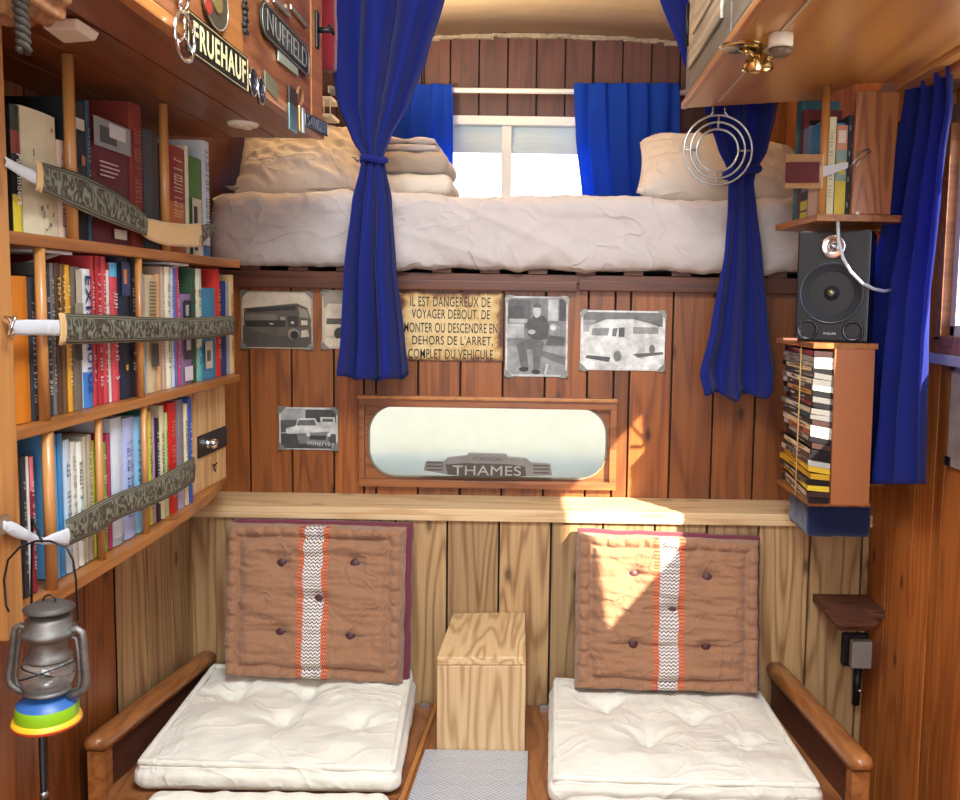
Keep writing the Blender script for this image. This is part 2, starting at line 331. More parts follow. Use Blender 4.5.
# ---------------------------------------------------------------- mesh helpers
class MB:
    def __init__(s): s.v = []; s.f = []; s.m = []; s.uv = {}; s.sm = []
    def add(s, vs, fs, mi=0, smooth=False, uvs=None):
        o = len(s.v); s.v += [Vector(a) for a in vs]
        for k, f in enumerate(fs):
            if uvs is not None: s.uv[len(s.f)] = [uvs[i] for i in f]
            s.f.append([i+o for i in f]); s.m.append(mi); s.sm.append(smooth)
        return s
    def box(s, a, b, mi=0, bev=0.0, mtx=None):
        x0, y0, z0 = (min(a[i], b[i]) for i in range(3)); x1, y1, z1 = (max(a[i], b[i]) for i in range(3))
        if bev <= 0:
            vs = [(x, y, z) for x in (x0, x1) for y in (y0, y1) for z in (z0, z1)]
            fs = [(0, 1, 3, 2), (4, 6, 7, 5), (0, 4, 5, 1), (2, 3, 7, 6), (0, 2, 6, 4), (1, 5, 7, 3)]
        else:
            bm = bmesh.new(); bmesh.ops.create_cube(bm, size=1)
            for v in bm.verts: v.co = Vector(((x0+x1)/2+v.co.x*(x1-x0), (y0+y1)/2+v.co.y*(y1-y0), (z0+z1)/2+v.co.z*(z1-z0)))
            bv = min(bev, .45*min(x1-x0, y1-y0, z1-z0))
            bmesh.ops.bevel(bm, geom=bm.edges[:], offset=bv, segments=2, profile=.7, affect='EDGES')
            bm.verts.index_update(); vs = [v.co.copy() for v in bm.verts]; fs = [[v.index for v in f.verts] for f in bm.faces]; bm.free()
        if mtx: vs = [mtx @ Vector(v) for v in vs]
        return s.add(vs, fs, mi)
    def hexa(s, p, mi=0):   # 8 points: bottom 4 ccw, top 4 ccw
        return s.add(p, [(3, 2, 1, 0), (4, 5, 6, 7), (0, 1, 5, 4), (1, 2, 6, 5), (2, 3, 7, 6), (3, 0, 4, 7)], mi)
    def prism(s, pts, off, mi=0, side=None):   # polygon pts (3D) extruded by off
        n = len(pts); off = Vector(off); a = [Vector(p) for p in pts]; b = [p+off for p in a]
        s.add(a+b, [list(range(n))[::-1], [n+i for i in range(n)]], mi)
        s.add(a+b, [(i, (i+1) % n, n+(i+1) % n, n+i) for i in range(n)], mi if side is None else side)
        return s
    def tube(s, path, r, n=8, mi=0, caps=True, smooth=True, closed=False):
        P = [Vector(p) for p in path]; rr = r if isinstance(r, (list, tuple)) else [r]*len(P)
        vs = []; L = len(P); up = None
        for i, p in enumerate(P):
            if closed: t = P[(i+1) % L]-P[i-1]
            else: t = P[min(i+1, L-1)]-P[max(i-1, 0)]
            t.normalize()
            if up is None: up = Vector((0, 0, 1)) if abs(t.z) < .9 else Vector((1, 0, 0))
            a = t.cross(up).normalized(); b = a.cross(t).normalized(); up = b
            for k in range(n):
                w = 2*PI*k/n; vs.append(p+(a*math.cos(w)+b*math.sin(w))*rr[i])
        fs = []
        for i in range(L if closed else L-1):
            for k in range(n):
                j = (i+1) % L; fs.append((i*n+k, i*n+(k+1) % n, j*n+(k+1) % n, j*n+k))
        if caps and not closed: fs += [list(range(n))[::-1], [(L-1)*n+k for k in range(n)]]
        return s.add(vs, fs, mi, smooth)
    def lathe(s, prof, c=(0, 0, 0), n=32, mi=0, mtx=None, smooth=True):   # prof [(r,z)], axis z
        vs = []; c = Vector(c)
        for r, z in prof:
            for k in range(n):
                w = 2*PI*k/n; v = Vector((max(r, 1e-5)*math.cos(w), max(r, 1e-5)*math.sin(w), z))
                vs.append((mtx @ v if mtx else v)+c)
        fs = [(i*n+k, i*n+(k+1) % n, (i+1)*n+(k+1) % n, (i+1)*n+k) for i in range(len(prof)-1) for k in range(n)]
        return s.add(vs, fs, mi, smooth)
    def grid(s, fn, nu, nv, mi=0, smooth=True, uv=True, closeu=False, flip=False):
        vs = []; uvs = []
        for j in range(nv+1):
            for i in range(nu+1):
                vs.append(Vector(fn(i/nu, j/nv))); uvs.append((i/nu, j/nv))
        fs = [(j*(nu+1)+i, j*(nu+1)+i+1, (j+1)*(nu+1)+i+1, (j+1)*(nu+1)+i) for j in range(nv) for i in range(nu)]
        if flip: fs = [f[::-1] for f in fs]
        return s.add(vs, fs, mi, smooth, uvs if uv else None)
    def build(s, name, mats, parent=None, loc=None, mod=None):
        me = bpy.data.meshes.new(name)
        off = Vector(loc) if loc is not None else Vector((0, 0, 0))
        me.from_pydata([v-off for v in s.v], [], s.f)
        if not isinstance(mats, (list, tuple)): mats = [mats]
        for m in mats: me.materials.append(M[m] if isinstance(m, str) else m)
        for p, mi, sm in zip(me.polygons, s.m, s.sm): p.material_index = mi; p.use_smooth = sm
        if s.uv:
            l = me.uv_layers.new(name='UVMap')
            for k, p in enumerate(me.polygons):
                if k in s.uv:
                    for li, u in zip(p.loop_indices, s.uv[k]): l.data[li].uv = u
        bm = bmesh.new(); bm.from_mesh(me); bmesh.ops.remove_doubles(bm, verts=bm.verts, dist=1e-5)
        bmesh.ops.recalc_face_normals(bm, faces=bm.faces); bm.to_mesh(me); bm.free()
        o = bpy.data.objects.new(name, me); C.objects.link(o); o.location = off
        if parent is not None:
            o.parent = parent
            if parent.parent is None: o.matrix_parent_inverse = Matrix.Translation(-Vector(parent.location))
        return o
def tag(o, label, cat, group=None):
    o['label'] = label; o['category'] = cat
    if group: o['group'] = group
    return o
def thing(name, label, cat, loc=(0, 0, 0), group=None):
    o = bpy.data.objects.new(name, None); C.objects.link(o); o.location = loc; o.empty_display_size = .05
    return tag(o, label, cat, group)
def struct(o, label=None):
    o['kind'] = 'structure'
    if label: o['label'] = label
    return o
def solid(o, t, off=0):
    m = o.modifiers.new('thick', 'SOLIDIFY'); m.thickness = t; m.offset = off; return o
def textmesh(body, height, mtx, width=None, depth=.001, bold=0.0, align='CENTER', sx=1.0):
    """letters as a mesh list (verts, faces) placed by mtx (local x = reading direction, y = up)"""
    cu = bpy.data.curves.new('letters', 'FONT'); cu.body = body; cu.size = 1; cu.extrude = 0; cu.offset = bold
    cu.align_x = 'LEFT'; cu.space_character = 1.0+bold*5+.04; ob = bpy.data.objects.new('letters', cu); C.objects.link(ob)
    dg = bpy.context.evaluated_depsgraph_get(); me = bpy.data.meshes.new_from_object(ob.evaluated_get(dg))
    vs = [v.co.copy() for v in me.vertices]; fs = [list(p.vertices) for p in me.polygons]
    bpy.data.objects.remove(ob); bpy.data.meshes.remove(me)
    x0 = min(v.x for v in vs); x1 = max(v.x for v in vs); y0 = min(v.y for v in vs); y1 = max(v.y for v in vs)
    k = height/(y1-y0); kx = (width/(x1-x0)) if width else k*sx
    out = [mtx @ Vector(((v.x-(x0+x1)/2)*kx, (v.y-(y0+y1)/2)*k, depth)) for v in vs]
    return out, fs
def frame(o, xd, yd):
    xd = Vector(xd).normalized(); yd = Vector(yd); z = xd.cross(yd).normalized(); yd = z.cross(xd)
    m = Matrix.Identity(4)
    for i in range(3): m[i][0] = xd[i]; m[i][1] = yd[i]; m[i][2] = z[i]; m[i][3] = o[i]
    return m
def softbox(c, size, r, seg=(30, 20, 8), disp=None, mtx=None, mi=0):
    """rounded, displaceable box -> (verts, faces)"""
    mb = {}; vs = []; fs = []
    h = Vector(size)/2
    def vid(p):
        k = tuple(round(a, 5) for a in p)
        if k not in mb: mb[k] = len(vs); vs.append(Vector(p))
        return mb[k]
    n = seg
    for ax in range(3):
        a, b = [(1, 2), (2, 0), (0, 1)][ax]
        for sg in (-1, 1):
            for i in range(n[a]):
                for j in range(n[b]):
                    q = []
                    for (di, dj) in ((0, 0), (1, 0), (1, 1), (0, 1)):
                        p = [0, 0, 0]; p[ax] = sg; p[a] = -1+2*(i+di)/n[a]; p[b] = -1+2*(j+dj)/n[b]
                        q.append(vid(p))
                    fs.append(q if sg > 0 else q[::-1])
    out = []
    for p in vs:
        w = Vector((p.x*h.x, p.y*h.y, p.z*h.z))
        inn = Vector([max(-(h[i]-r), min(h[i]-r, w[i])) for i in range(3)])
        d = w-inn
        if d.length > 1e-9: nrm = d.normalized(); w = inn+nrm*r
        else: nrm = Vector((0, 0, 1))
        if disp: w = w+disp(p, w, nrm)
        w = w+Vector(c) if mtx is None else mtx @ w
        out.append(w)
    return out, fs

# ================================================================ the room
D1 = 2.65; D0 = 2.477; DF = 3.85; XL = -1.04; XR = 0.990; YB = -0.9
def planks(name, mat, x0, x1, step, z0, z1, y, normal=-1, gap=.006, th=.02, axis='X', hole=None, zfun=None, label=None):
    """vertical boards; axis X: boards side by side along X on plane y, axis Y: along Y on plane x=y. Front face at y."""
    m = MB(); a = x0
    def seg(p, q, u, v):
        g = gap/2
        if axis == 'X': m.box((p+g, y, u), (q-g, y-normal*th, v), bev=.002)
        else: m.box((y, p+g, u), (y-normal*th, q-g, v), bev=.002)
    while a < x1-1e-6:
        b = min(a+step, x1)
        top = zfun((a+b)/2) if zfun else z1
        if hole and b > hole[0] and a < hole[1]:
            if a < hole[0]: seg(a, hole[0], z0, top); 
            if b > hole[1]: seg(hole[1], b, z0, top)
            p, q = max(a, hole[0]), min(b, hole[1])
            if hole[2] > z0: seg(p, q, z0, hole[2])
            if hole[3] < top: seg(p, q, hole[3], top)
        else: seg(a, b, z0, top)
        a = b
    # dark backing board behind the gaps
    o = m.build(name, mat); struct(o, label)
    return o
wlx = PY(424, 116, DF).x; wrx = PY(592, 116, DF).x; wtz = PY(424, 116, DF).z
# mirror window opening in the back wall
wTL = PY(360, 398, D1); wBR = PY(615, 489, D1)
HOLE = (wTL.x+.012, wBR.x-.012, wBR.z+.012, wTL.z-.012)
planks('wall_back', 'wall', -.910-.1322, XR+.001, .1322, .86, 1.55, D1, hole=HOLE, label='upper back wall of red-brown pine boards below the bed')
b = MB()
for (x0, x1, z0, z1) in ((XL, HOLE[0], .84, 1.55), (HOLE[1], XR, .84, 1.55), (HOLE[0], HOLE[1], .84, HOLE[2]), (HOLE[0], HOLE[1], HOLE[3], 1.55)):
    b.box((x0, D1+.022, z0), (x1, D1+.04, z1))
struct(b.build('trim_1', 'dark'), 'dark backing seen in the gaps of the back wall boards')
planks('wall_front', 'wains', XL, XR, .1543, .001, .862, D0, label='raw pine wainscot boards under the ledge')
b = MB(); b.box((XL, D0+.022, .001), (XR, D0+.035, .862)); struct(b.build('trim_2', 'dark'), 'dark backing behind the wainscot boards')
b = MB(); b.box((XL-.05, DF+.024, 1.5), (wlx, DF+.04, 2.75)); b.box((wrx, DF+.024, 1.5), (XR+.05, DF+.04, 2.75)); b.box((wlx, DF+.024, wtz), (wrx, DF+.04, 2.75)); b.box((wlx, DF+.024, 1.5), (wrx, DF+.04, 1.9))
struct(b.build('trim_8', 'dark'), 'dark backing behind the end wall boards')
b = MB(); b.box((XL-.05, YB-.04, 0), (XR+.05, YB, 2.7)); struct(b.build('wall_rear', 'wall'), 'rear end wall behind the viewpoint')
b = MB(); b.box((XL-.05, D1+.041, 1.50), (XR+.05, DF, 1.54)); struct(b.build('trim_9', 'rail'), 'board closing the bed alcove from below')
# left wall
planks('wall_left', 'wall', YB, 2.04, .165, 0, 2.62, XL, normal=1, axis='Y', label='left side wall of worn red-brown boards')
planks('wall_left_wainscot', 'wains', 2.04, D0, .1457, 0.2, .862, XL+.012, normal=1, axis='Y', th=.012, label='raw pine boards on the left wall beside the seat')
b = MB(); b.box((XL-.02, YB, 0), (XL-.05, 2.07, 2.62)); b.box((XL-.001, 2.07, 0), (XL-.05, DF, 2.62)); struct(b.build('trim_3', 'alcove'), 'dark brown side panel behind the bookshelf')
# right wall with the window opening
RW = (1.15, 2.095, 1.415, 1.95)
planks('wall_right', 'wallR', 2.045-.155*19-.155*0, D0+.31, .155, 0, 2.62, XR, normal=-1, axis='Y', hole=RW, label='right side wall of orange pine boards')
b = MB()
X3 = XR+.022
for (y0, y1, z0, z1) in ((YB, RW[0], 0, 2.62), (RW[1], DF, 0, 2.62), (RW[0], RW[1], 0, RW[2]), (RW[0], RW[1], RW[3], 2.62)):
    b.box((X3, y0, z0), (X3+.02, y1, z1))
struct(b.build('trim_4', 'dark'), 'dark backing behind the right wall boards')
planks('wall_right_alcove', 'wall', D0+.31, DF, .15, 1.5, 2.62, XR-.0, normal=-1, axis='Y', th=.02, label='brown boards on the right of the bed alcove')
def ceilz(x): return 2.665-.075*x*x
# far wall with window
wl = PY(424, 116, DF); wr = PY(592, 116, DF); wz0 = 1.90; wz1 = wl.z
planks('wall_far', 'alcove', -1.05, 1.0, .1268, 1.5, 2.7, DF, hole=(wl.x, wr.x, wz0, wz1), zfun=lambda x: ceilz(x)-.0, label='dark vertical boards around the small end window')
# ceiling
b = MB(); b.grid(lambda u, v: (XL-.05+u*(XR-XL+.1), YB+v*(DF+.1-YB), ceilz(XL-.05+u*(XR-XL+.1))), 24, 6)
o = b.build('ceiling', 'ceil'); solid(o, .03, 1); struct(o, 'curved cream plywood ceiling')
# flaking line where ceiling meets the end wall
b = MB()
for i in range(34):
    x = -.75+i*.045+random.uniform(-.01, .01); w = random.uniform(.02, .045)
    z = ceilz(x); b.box((x-w, DF-.012-random.uniform(0, .01), z-.012-random.uniform(0, .012)), (x+w, DF-.001, z-.002))
struct(b.build('trim_5', plain('flaking_putty', '#9A8C7C', .8, 0, .5, 60)), 'flaking putty line under the ceiling')
b = MB(); b.box((XL, YB, -.03), (XR, 2.6, 0)); struct(b.build('floor', 'seatwood'), 'wooden floor')
b = MB(); b.box((-9, -9, -.75), (9, 12, -.7)); struct(b.build('ground', plain('pale_yard_ground', '#A8A08C', .9, 0, .2, 2)), 'pale ground outside')
b = MB(); b.box((3.3, 3.5, -.7), (3.6, 11, 2.95)); struct(b.build('wall_outside', 'stone'), 'bright stone wall seen through the side window')
# ledge board along the back
lf = PZ(350, 510.5, .88)
b = MB(); b.box((XL+.002, D0-.012, .862), (XR-.001, D1-.001, .881), bev=.003); b.box((XL+.002, D0-.014, .846), (XR-.001, D0-.001, .862), bev=.002)
struct(b.build('trim_6', 'ledge'), 'pale pine ledge board along the back wall')

# rails below the bed
b = MB()
zt = PY(500, 281, D1).z; zb = PY(500, 291, D1).z
b.box((XL, D1-.028, zb), (-.0+.11, D1-.001, zt), bev=.004); b.box((.115, D1-.028, zb+.004), (XR, D1-.001, zt+.006), bev=.004)
struct(b.build('trim_7', 'rail'), 'dark brown rails under the bed')
# bed base
bed = thing('bed_base', 'dark slatted bed base fixed high across the back of the van', 'bed', (0, 3.2, 1.553))
b = MB(); b.box((XL+.005, D1-.006, 1.553), (XR-.005, D1+.02, 1.578)); b.build('front_rail', 'rail', bed)
for i in range(13):
    b = MB(); x = -.93+i*.148; b.box((x, D1-.012, 1.579), (x+.06, DF-.03, 1.597), bev=.002); b.build('slat', 'rail', bed)

# ---------------------------------------------------------------- far window
wc = [PY(px, 116, DF).x for px in (502, 512)]
zsh = PY(500, 152, DF).z
w = thing('window_1', 'white end window with half lowered shutter above the bed', 'window', ((wl.x+wr.x)/2, DF, wz0)); w['kind'] = 'structure'
b = MB()
zc = PY(500, 126, DF).z
b.box((wl.x, DF-.03, zc), (wr.x, DF+.05, wz1), bev=.004)
b.box((wl.x, DF, wz0), (wl.x+.03, DF+.05, zc)); b.box((wr.x-.03, DF, wz0), (wr.x, DF+.05, zc)); b.box((wl.x, DF, wz0), (wr.x, DF+.05, wz0+.03))
b.box((wc[0], DF-.01, wz0), (wc[1], DF+.05, zc), bev=.003)
b.build('window_frame', 'white', w)
b = MB(); k = 5
shm = plain('pale_blue_shutter', '#BFD4E0', .5)
for i in range(k):
    za = zsh+(zc-zsh)*i/k; zb2 = zsh+(zc-zsh)*(i+1)/k
    b.box((wl.x+.03, DF+.02, za-.0015), (wc[0], DF+.03, zb2), bev=.003); b.box((wc[1], DF+.02, za-.0015), (wr.x-.03, DF+.03, zb2), bev=.003)
b.build('shutter', shm, w)
b = MB(); b.box((wl.x+.03, DF+.04, wz0+.03), (wr.x-.03, DF+.044, zc)); b.build('pane', 'glass', w)

# ---------------------------------------------------------------- inner cab window in the back wall
w = thing('window_2', 'wide framed glass panel with rounded corners let into the back wall', 'window', ((wTL.x+wBR.x)/2, D1, wBR.z)); w['kind'] = 'structure'
def wx(px): return PY(px, 440, D1-.02).x
def wz(py): return PY(485, py, D1-.02).z
b = MB(); xa, xb, za, zb2 = wTL.x, wBR.x, wBR.z, wTL.z
t = .024
b.box((xa, D1-.022, zb2-t), (xb, D1-.002, zb2), bev=.003); b.box((xa, D1-.022, za), (xb, D1-.002, za+t), bev=.003)
b.box((xa, D1-.022, za+t), (xa+t*.7, D1-.002, zb2-t), bev=.003); b.box((xb-t*.9, D1-.022, za+t), (xb, D1-.002, zb2-t), bev=.003)
b.build('window_frame', 'framewood', w)
b = MB(); b.box((xa-.002, D1-.032, zb2+.001), (xb, D1-.002, zb2+.012), bev=.002); b.build('drip_strip', 'trimwood', w)
# rounded pane
def rrect(x0, x1, z0, z1, r, n=8):
    pts = []
    for cx_, cz_, a0 in ((x1-r, z1-r, 0), (x0+r, z1-r, 90), (x0+r, z0+r, 180), (x1-r, z0+r, 270)):
        for i in range(n+1):
            a = R(a0+90*i/n); pts.append((cx_+r*math.cos(a), cz_+r*math.sin(a)))
    return pts
gx0, gx1, gz0, gz1 = xa+.028, xb-.030, za+.030, zb2-.020
pp = rrect(gx0, gx1, gz0, gz1, .085)
b = MB(); b.prism([(x, D1+.004, z) for x, z in pp], (0, .005, 0)); b.build('pane', 'frost', w)
# wooden surround between pane and frame
b = MB(); n = len(pp); oc = []
for x, z in pp:
    # project outwards to the rectangle
    cx_, cz_ = (xa+xb)/2, (za+zb2)/2; hx, hz = (xb-xa)/2-.008, (zb2-za)/2-.008
    dx, dz = x-cx_, z-cz_; k = min(hx/abs(dx) if dx else 9e9, hz/abs(dz) if dz else 9e9); oc.append((cx_+dx*k, cz_+dz*k))
for i in range(n):
    j = (i+1) % n
    b.hexa([(pp[i][0], D1-.0, pp[i][1]), (pp[j][0], D1-.0, pp[j][1]), (oc[j][0], D1-.0, oc[j][1]), (oc[i][0], D1-.0, oc[i][1]),
            (pp[i][0], D1+.014, pp[i][1]), (pp[j][0], D1+.014, pp[j][1]), (oc[j][0], D1+.014, oc[j][1]), (oc[i][0], D1+.014, oc[i][1])])
b.build('surround', 'framewood', w)
b = MB(); b.tube([(x, D1+.0, z) for x, z in pp], .004, 6, closed=True); b.build('rubber_seal', plain('worn_grey_rubber', '#8B7C66', .7, 0, .3, 40), w)
# pale blue slab added behind the glass to tint its lower edge
b = MB(); b.box((-.9, D1+.12, .55), (.6, D1+1.5, .74), bev=.05); b.box((-.7, D1+.2, -.7), (-.5, D1+1.4, .56)); b.box((.3, D1+.2, -.7), (.5, D1+1.4, .56)); tag(b.build('tint_slab', plain('pale_blue_paint', '#A8D4F0', .5)), 'added pale blue slab tinting the lower edge of the frosted cab glass', 'tint_slab')

# ---------------------------------------------------------------- right window
w = thing('window_3', 'side window with white inner frame at the right edge of the photo', 'window', (XR, (RW[0]+RW[1])/2, RW[2])); w['kind'] = 'structure'
b = MB(); x0, x1 = XR-.012, XR+.05
for (y0, y1, z0, z1) in ((RW[0]-.02, RW[1]+.02, RW[2]-.03, RW[2]+.012), (RW[0]-.02, RW[1]+.02, RW[3]-.012, RW[3]+.03), (RW[0]-.02, RW[0]+.012, RW[2], RW[3]), (RW[1]-.012, RW[1]+.02, RW[2], RW[3])):
    b.box((x0, y0, z0), (x1, y1, z1), bev=.003)
b.build('window_frame', 'framewood', w)
b = MB(); x0, x1 = XR+.01, XR+.035; g = .028
for (y0, y1, z0, z1) in ((RW[0]+.012, RW[1]-.012, RW[2]+.012, RW[2]+.012+g), (RW[0]+.012, RW[1]-.012, RW[3]-.012-g, RW[3]-.012), (RW[0]+.012, RW[0]+.012+g, RW[2]+.012, RW[3]-.012), (RW[1]-.012-g, RW[1]-.012, RW[2]+.012, RW[3]-.012)):
    b.box((x0, y0, z0), (x1, y1, z1), bev=.003)
b.build('sash', plain('cream_sash_paint', '#D9CBB0', .5), w)
b = MB(); b.box((XR+.02, RW[0]+.03, RW[2]+.03), (XR+.023, RW[1]-.03, RW[3]-.03)); b.build('pane', 'glass', w)
b = MB(); b.box((XR-.03, RW[0]-.03, RW[2]-.055), (XR+.01, RW[1]+.04, RW[2]-.03), bev=.004); b.build('window_sill', plain('lilac_grey_sill', '#9C93A0', .5), w)

# ================================================================ seats
def deckz(y): return .280+.140*(D0-y)
def slabY(m, x0, x1, y0, y1, t, dz=0.0, mi=0, bev=0):
    """board following the sloping seat deck"""
    p = [(x0, y0, deckz(y0)+dz-t), (x1, y0, deckz(y0)+dz-t), (x1, y1, deckz(y1)+dz-t), (x0, y1, deckz(y1)+dz-t)]
    m.hexa(p+[(a, b_, c+t) for a, b_, c in p], mi)
def bench(name, label, x0, x1, arm_x, armpts, yf):
    t = thing(name, label, 'bench', ((x0+x1)/2, 2.1, 0))
    b = MB(); slabY(b, x0, x1, yf, D0-.004, .025); b.build('seat_board', 'seatwood', t)
    b = MB(); b.box((x0+.02, yf+.03, .001), (x1-.02, yf+.05, deckz(yf)-.026)); b.build('front_panel', 'seatwood', t)
    for xs in (x0, x1-.02):
        b = MB(); b.hexa([(xs, yf+.02, .001), (xs+.02, yf+.02, .001), (xs+.02, D0-.006, .001), (xs, D0-.006, .001),
            (xs, yf+.02, deckz(yf+.02)-.026), (xs+.02, yf+.02, deckz(yf+.02)-.026), (xs+.02, D0-.006, deckz(D0)-.026), (xs, D0-.006, deckz(D0)-.026)]); b.build('side_panel', 'seatwood', t)
    # arm: board with rounded rail on top
    (ya, za), (yb, zb_) = armpts
    b = MB(); h = .022
    b.hexa([(arm_x-.011, ya+.015, deckz(ya)-.02), (arm_x+.011, ya+.015, deckz(ya)-.02), (arm_x+.011, yb, deckz(yb)-.02), (arm_x-.011, yb, deckz(yb)-.02),
            (arm_x-.011, ya+.015, za-.018), (arm_x+.011, ya+.015, za-.018), (arm_x+.011, yb, zb_-.018), (arm_x-.011, yb, zb_-.018)])
    b.build('arm_panel', M['arm_dark'], t)
    b = MB(); b.box((arm_x-.020, ya-.006, deckz(ya)-.2), (arm_x+.020, ya+.03, za-.02), bev=.003); b.build('arm_post', 'armwood', t)
    def sec(k):
        y = ya+(yb-ya)*k; z = za+(zb_-za)*k; return y, z
    prof = [(-.025, -.018), (-.029, -.004), (-.025, .010), (-.012, .019), (.012, .019), (.025, .010), (.029, -.004), (.025, -.018)]
    b = MB(); vs = []; ks = [-.035, -.03, -.015, 0.0, .03, .1, .3, .5, .7, .9, 1.0]; sc = [.25, .55, .85, .97, 1.0, 1, 1, 1, 1, 1, 1]
    for k, s_ in zip(ks, sc):
        y, z = sec(k)
        for (px_, pz_) in prof: vs.append((arm_x+px_*s_, y, z+pz_*s_))
    n = len(prof); fs = [(i*n+j, i*n+(j+1) % n, (i+1)*n+(j+1) % n, (i+1)*n+j) for i in range(len(ks)-1) for j in range(n)]
    fs += [list(range(n))[::-1], [(len(ks)-1)*n+j for j in range(n)]]
    b.add(vs, fs, 0, True); b.build('arm_rail', 'armwood', t)
    return t
M['arm_dark'] = plain('dark_varnished_arm_board', '#5A3326', .45, 0, .2, 20)
AL = [(1.84, PY(92, 742, 1.84).z), (D0-.004, PY(203, 657, D0-.004).z)]
xAL = (PY(100, 745, 1.84).x+PY(203, 660, 2.46).x)/2
AR = [(1.80, PY(857, 762, 1.80).z), (D0-.004, PY(777, 668, D0-.004).z)]
xAR = (PY(858, 762, 1.80).x+PY(779, 668, 2.46).x)/2
print('arms', xAL, xAR, AL, AR)
BLR = -.305; BRL = -.025
bench('bench_seat', 'low wooden bench with worn arm rail on the left, under the ecru futon', xAL-.0, BLR, xAL, AL, 1.84)
bench('bench_seat', 'low wooden bench with honey arm rail on the right, under the ecru futon', BRL, xAR+.0, xAR, AR, 1.74)
# centre plate support + tread plate
c = thing('engine_cover', 'narrow sloping wooden hatch between the two benches', 'cover', (-.165, 2.1, 0))
b = MB(); slabY(b, BLR+.002, BRL-.002, 1.70, D0-.004, .02); b.build('board', 'seatwood', c)
b = MB(); b.box((BLR+.01, 1.72, .001), (BRL-.01, 1.74, deckz(1.72)-.03)); b.build('front_panel', 'seatwood', c)
for xs in (BLR+.004, BRL-.016):
    b = MB(); slabY(b, xs, xs+.012, 1.70, D0-.004, .008, .008); b.build('edge_strip', 'trimwood', c)
tx0 = PY(425, 752, 2.09).x; tx1 = PY(528, 752, 2.09).x
b = MB(); y0, y1 = 1.72, 2.097
def tp(u, v): y = y0+(y1-y0)*v; return (tx0+(tx1-tx0)*u, y, deckz(y)+.0062)
b.grid(tp, 1, 1, smooth=False); b.f, b.m
o = b.build('tread_plate', 'tread'); solid(o, .004, -1)
uvl = o.data.uv_layers[0]
for l in uvl.data: l.uv = (l.uv[0]*1.0, l.uv[1]*(y1-y0)/(tx1-tx0))
tag(o, 'silver diamond-pattern tread plate lying in front of the pale wooden box', 'metal plate')
for (u, v) in ((.06, .93), (.93, .90), (.1, .5), (.93, .48), (.5, .2)):
    q = Vector(tp(u, v)); scr = MB(); scr.lathe([(0, .003), (.004, .0025), (.005, 0)], q+Vector((0, 0, .001)), 10); scr.build('screw', 'oldsteel', o)
# pale wooden block box
fl, fr = PY(437, 657, 2.10), PY(526, 657, 2.10)
bl, br = PY(453, 613, D0-.006), PY(525, 612, D0-.006)
zf = PY(480, 752, 2.08).z
zf0 = deckz(2.10)+.003
t = thing('wooden_box', 'pale pine box standing between the two cushioned benches', 'box', (-.15, 2.28, .36))
top = .022
b = MB(); b.hexa([fl-Vector((0, 0, top)), fr-Vector((0, 0, top)), br-Vector((0, 0, top)), bl-Vector((0, 0, top)), fl, fr, br, bl]); o = b.build('top_board', 'blocktop', t)
md = o.modifiers.new('b', 'BEVEL'); md.width = .003; md.segments = 2
dz = Vector((0, 0, top+.001)); tk = .02
b = MB()
f0, f1 = fl-dz, fr-dz
b.hexa([Vector((f0.x, f0.y, zf0)), Vector((f1.x, f1.y, zf0)), Vector((f1.x, f1.y+tk, zf0)), Vector((f0.x, f0.y+tk, zf0)), f0, f1, f1+Vector((0, tk, 0)), f0+Vector((0, tk, 0))])
o = b.build('front_board', 'ledgeY', t); md = o.modifiers.new('b', 'BEVEL'); md.width = .003; md.segments = 2
for (p, q, sgn) in ((fl, bl, 1), (fr, br, -1)):
    b = MB(); p = p-dz; q = q-dz; y1_ = q.y-.002
    a0 = Vector((p.x, p.y+tk+.001, zf0)); 
    b.hexa([Vector((p.x, p.y+tk+.001, deckz(p.y)+.002)), Vector((p.x+sgn*tk, p.y+tk+.001, deckz(p.y)+.002)), Vector((q.x+sgn*tk, y1_, deckz(q.y)+.002)), Vector((q.x, y1_, deckz(q.y)+.002)),
            Vector((p.x, p.y+tk+.001, p.z-.003)), Vector((p.x+sgn*tk, p.y+tk+.001, p.z-.003)), Vector((q.x+sgn*tk, y1_, q.z)), Vector((q.x, y1_, q.z))])
    b.build('side_board', 'ledgeY', t)
# little latches at the foot of the wainscot
for (px, py, lb) in ((425, 701, 'small metal catch on the deck left of the pale wooden box'), (544, 707, 'small metal catch on the deck right of the pale wooden box')):
    q = PY(px, py, D0-.03); b = MB(); b.box((q.x-.014, q.y-.008, deckz(q.y)+.001), (q.x+.014, q.y+.008, deckz(q.y)+.012), bev=.002); tag(b.build('metal_catch', 'steel', loc=q), lb, 'catch', 'metal catches')

